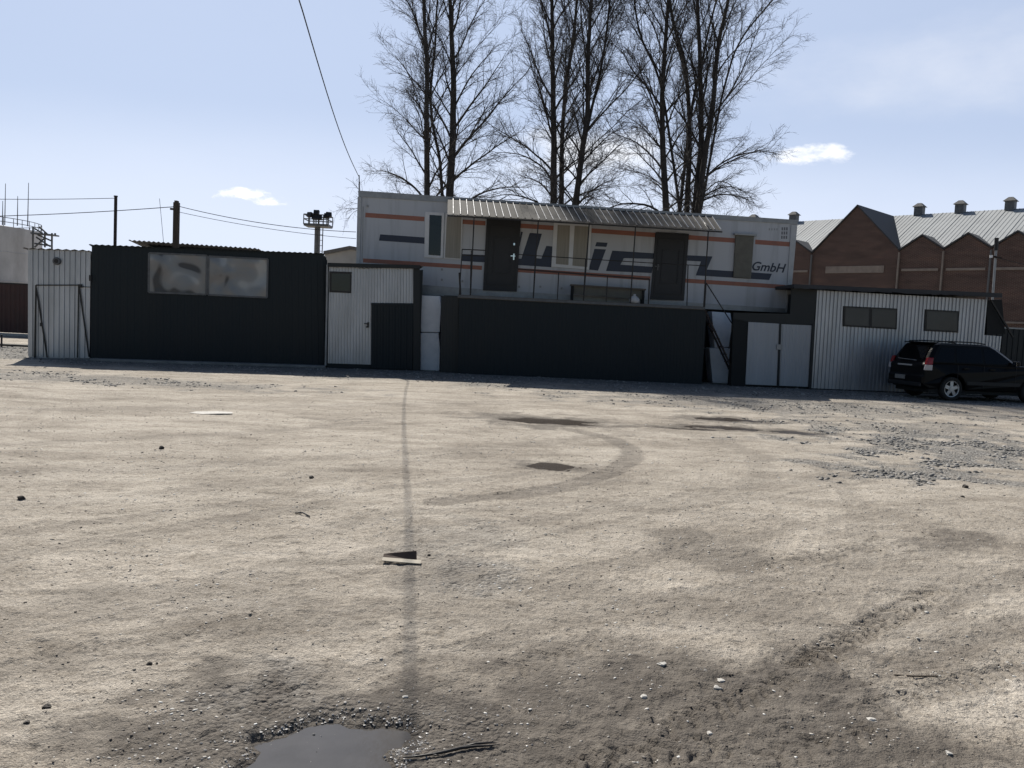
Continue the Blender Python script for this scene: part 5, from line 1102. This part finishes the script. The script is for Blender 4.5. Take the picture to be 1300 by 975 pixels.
# ================================================================== black car
cp = on(1205, 508.5); ca = math.radians(10); cf = Vector((math.cos(ca), math.sin(ca), 0)); cl = Vector((-cf.y, cf.x, 0))
corig = cp + cf*1.30 + cl*.80; corig.z = cp.z
t = thing('parked_car', corig, 'black five door off road car parked by the right tin shed, seen from behind', 'car', rz=ca)
X = lambda x, y, z: corig+cf*x+cl*y+UP*z
def arc(cx_, r, a0, a1, n=9, cz=.34): return [(cx_+r*math.cos(math.radians(a0+(a1-a0)*i/n)), cz+r*math.sin(math.radians(a0+(a1-a0)*i/n))) for i in range(n+1)]
side = [(-2.16, .42)]+[(-1.98, .30)]+arc(-1.30, .42, 180, 0)+[(-.8, .30), (.8, .30)]+arc(1.32, .42, 180, 0)+[(1.95, .30), (2.13, .36), (2.19, .60), (2.14, .84), (2.0, .93), (1.55, 1.0), (.98, 1.06), (-2.08, 1.08), (-2.17, .98), (-2.16, .70), (-2.22, .66), (-2.22, .46)]
def yw(x, z):                                    # half width of the lower body: rounded plan, tucked sills
    e = .89-.05*max(0, (abs(x)-1.6)/.6)**2*2.2; return e-.05*max(0, (.5-z)/.3)-.03*max(0, (z-.8)/.3)
mb = MB(); mb.prism([X(x, -yw(x, z), z) for x, z in side], [X(x, yw(x, z), z) for x, z in side]); body = mb.build('body', M['carpaint'], t, bevel=.045)
# upper body: lofted rings
def ring(z):
    k = max(0, (z-1.06)/.58); xr = -2.10+.34*k**1.3+.0; xf = .98-.86*k; hw_ = .85-.155*k**1.15; return xr, xf, hw_
mb = MB(); rings = []
for z in (1.055, 1.2, 1.36, 1.5, 1.58, 1.63):
    xr, xf, hw_ = ring(z); 
    if z == 1.58: xf -= .04
    if z == 1.63: xr += .10; xf -= .22; hw_ -= .05
    rings.append([X(x, y, z) for x, y in ((xr+.12, -hw_), (xf-.25, -hw_), (xf-.08, -hw_*.86), (xf, -hw_*.5), (xf, hw_*.5), (xf-.08, hw_*.86), (xf-.25, hw_), (xr+.12, hw_), (xr+.02, hw_*.9), (xr, hw_*.5), (xr, -hw_*.5), (xr+.02, -hw_*.9))])
n = 12; vs_ = [v for r_ in rings for v in r_]; fs = []
for i in range(len(rings)-1):
    for k in range(n): k2 = (k+1) % n; fs.append((i*n+k, i*n+k2, (i+1)*n+k2, (i+1)*n+k))
fs.append(tuple((len(rings)-1)*n+k for k in range(n))); fs.append(tuple(reversed(range(n))))
cab = MB().add(vs_, fs).build('cabin', M['carpaint'], t, smooth=False, bevel=.02)
def sideglass(x0b, x1b, x0t, x1t, sgn, z0=1.10, z1=1.50):
    q_ = []
    for x, z in ((x0b, z0), (x1b, z0), (x1t, z1), (x0t, z1)): hw_ = ring(z)[2]; q_.append((x, hw_, z))
    return MB().prism([X(x, sgn*(h+.006), z) for x, h, z in q_], [X(x, sgn*(h-.02), z) for x, h, z in q_])
for sg in (-1, 1):
    sideglass(-1.90, -1.28, -1.66, -1.24, sg).build('side_window', M['carglass'], t); sideglass(-1.20, -.36, -1.17, -.38, sg).build('side_window', M['carglass'], t); sideglass(-.28, .62, -.30, .08, sg).build('side_window', M['carglass'], t)
    # doors drawn by their seams
    for xs in (-1.16, -.32, .72): MB().bar(X(xs, sg*(.892), .40), X(xs, sg*.872, 1.02), .012, .008).build('door_seam', M['cartrim'], t)
    for xs in (-.98, -.14): MB().bar(X(xs, sg*.885, .93), X(xs+.17, sg*.885, .93), .03, .035).build('door_handle', M['carpaint'], t)
    MB().bar(X(-.86, sg*.895, .52), X(.86, sg*.895, .52), .03, .10).build('side_moulding', M['cartrim'], t)
    mr_ = MB().box(X(.60, sg*1.0, 1.13), (.12, .20, .14), (cf, cl, UP)).build('wing_mirror', M['carpaint'], t, bevel=.03)
    MB().box(X(.54, sg*1.0, 1.13), (.006, .16, .10), (cf, cl, UP)).build('mirror_glass', M['chrome'], mr_)
    tl_ = MB().prism([X(-2.15, sg*.84, 1.0), X(-1.98, sg*.885, 1.0), X(-1.95, sg*.868, 1.20), X(-2.09, sg*.825, 1.20)], [X(-2.14, sg*.72, 1.0), X(-2.0, sg*.74, 1.0), X(-1.97, sg*.74, 1.20), X(-2.08, sg*.72, 1.20)]).build('tail_lamp', M['redlamp'], t, bevel=.015)
    MB().prism([X(-2.185, sg*.84, .84), X(-1.99, sg*.897, .84), X(-1.98, sg*.892, .998), X(-2.165, sg*.845, .998)], [X(-2.16, sg*.72, .84), X(-2.0, sg*.74, .84), X(-2.0, sg*.74, .998), X(-2.14, sg*.72, .998)]).build('reversing_lamp', M['clearlamp'], tl_, bevel=.012)
    MB().prism([X(2.12, sg*.50, .74), X(2.04, sg*.84, .76), X(1.86, sg*.87, .90), X(2.05, sg*.50, .90)], [X(2.16, sg*.50, .74), X(2.07, sg*.865, .76), X(1.88, sg*.89, .90), X(2.09, sg*.50, .90)]).build('headlight', M['clearlamp'], t)
    MB().tube([X(-1.70, sg*.62, 1.66), X(-1.3, sg*.63, 1.685), X(-.5, sg*.63, 1.685), X(-.15, sg*.62, 1.65)], .018, 6).build('roof_rail', M['cartrim'], t)
q0_, q1_ = ring(1.12), ring(1.52)
MB().prism([X(q0_[0]-.006, -.62, 1.14), X(q0_[0]-.006, .62, 1.14), X(q1_[0]-.006, .56, 1.53), X(q1_[0]-.006, -.56, 1.53)], [X(q0_[0]+.03, -.62, 1.14), X(q0_[0]+.03, .62, 1.14), X(q1_[0]+.03, .56, 1.53), X(q1_[0]+.03, -.56, 1.53)]).build('rear_window', M['carglass'], t)
MB().prism([X(q0_[1]+.006, -.66, 1.12), X(q0_[1]+.006, .66, 1.12), X(q1_[1]+.008, .54, 1.52), X(q1_[1]+.008, -.54, 1.52)], [X(q0_[1]-.03, -.66, 1.12), X(q0_[1]-.03, .66, 1.12), X(q1_[1]-.03, .54, 1.52), X(q1_[1]-.03, -.54, 1.52)]).build('windscreen', M['carglass'], t)
MB().box(X(-1.77, 0, 1.63), (.26, 1.16, .035), (cf, cl, UP)).build('rear_spoiler', M['carpaint'], t, bevel=.012)
MB().box(X(-2.185, .05, .96), (.02, .66, .045), (cf, cl, UP)).build('tailgate_trim', M['chrome'], t)
MB().bar(X(-2.11, .5, 1.135), X(-2.12, -.35, 1.105), .02, .018).build('wiper', M['alu'], t)
MB().box(X(-2.23, .18, .60), (.012, .46, .12), (cf, cl, UP)).build('number_plate', M['plate'], t)
MB().box(X(-2.215, 0, .42), (.05, 1.5, .12), (cf, cl, UP)).build('bumper_trim', M['cartrim'], t, bevel=.02)
MB().box(X(2.17, 0, .66), (.03, .9, .16), (cf, cl, UP)).build('grille', M['cartrim'], t)
mb = MB(); mb.box(X(0, 0, .31), (3.9, 1.5, .22), (cf, cl, UP)); mb.build('underbody', M['dark'], t)
for wx in (-1.30, 1.32):
    for sg in (-1, 1):
        wo = bpy.data.objects.new('wheel', None); COL.objects.link(wo); wo.parent = t; wo.location = (wx, sg*.775, .34); wo.empty_display_size = .1
        def wp(r_, a, y): return X(wx+r_*math.cos(a), sg*(.775+y), .34+r_*math.sin(a))
        mb = MB(); nn = 28; prof = [(.20, -.10), (.30, -.11), (.335, -.09), (.345, -.03), (.345, .03), (.335, .085), (.30, .10), (.235, .095), (.225, .06)]
        vs_ = [wp(r_, 2*math.pi*k/nn, y) for r_, y in prof for k in range(nn)]; fs = [(i*nn+k, i*nn+(k+1) % nn, (i+1)*nn+(k+1) % nn, (i+1)*nn+k) for i in range(len(prof)-1) for k in range(nn)]
        mb.add(vs_, fs); mb.build('tyre', M['tyre'], wo, smooth=True)
        mb = MB()
        for k in range(5):
            for off in (-.13, .13):
                a = 2*math.pi*k/5+.3; p = [wp(.05, a-1.2, .085), wp(.05, a+1.2, .085), wp(.225, a+off+.085, .075), wp(.225, a+off-.085, .075)]; b_ = [wp(.05, a-1.2, .055), wp(.05, a+1.2, .055), wp(.225, a+off+.085, .045), wp(.225, a+off-.085, .045)]; mb.prism(p, b_)
        vs_ = [wp(r_, 2*math.pi*k/nn, y) for r_, y in ((.237, .094), (.215, .090), (.21, .05)) for k in range(nn)]; mb.add(vs_, [(i*nn+k, i*nn+(k+1) % nn, (i+1)*nn+(k+1) % nn, (i+1)*nn+k) for i in range(2) for k in range(nn)])
        mb.prism([wp(.065, 2*math.pi*k/14, .095) for k in range(14)], [wp(.065, 2*math.pi*k/14, .05) for k in range(14)]); mb.build('rim', M['rim'], wo)
        MB().prism([wp(.2, 2*math.pi*k/20, .02) for k in range(20)], [wp(.2, 2*math.pi*k/20, -.05) for k in range(20)]).build('brake_disc', M['tyre'], wo)

# ================================================================== overhead cable to the trailer, over the camera
A = WT.P(455.5, 224); B = at(380, 0, 12.5); mb = MB(); D_ = B-A; pts = []
for i in range(41):
    k = i/40*2.6; q_ = A+D_*k; q_.z -= .25*math.sin(min(1, k)*math.pi); pts.append(q_)
tag(mb.tube(pts, .0105, 7).build('power_cable', M['cable'], smooth=True), 'thick black cable hanging from the trailer\'s left corner across the yard', 'cable')
t = thing('cable_mast', WT.P(455, 243), 'thin upright rod on the trailer\'s upper left corner holding the cable', 'rod')
MB().tube([WT.P(456.2, 244, -.05), A+Vector((0, .05, .05))], .02, 6).build('rod', M['steelgrey'], t)
MB().tube([WT.P(455.6, 241), WT.P(447, 231), WT.P(439, 226)], .006, 4).build('loose_wire', M['cable'], t)
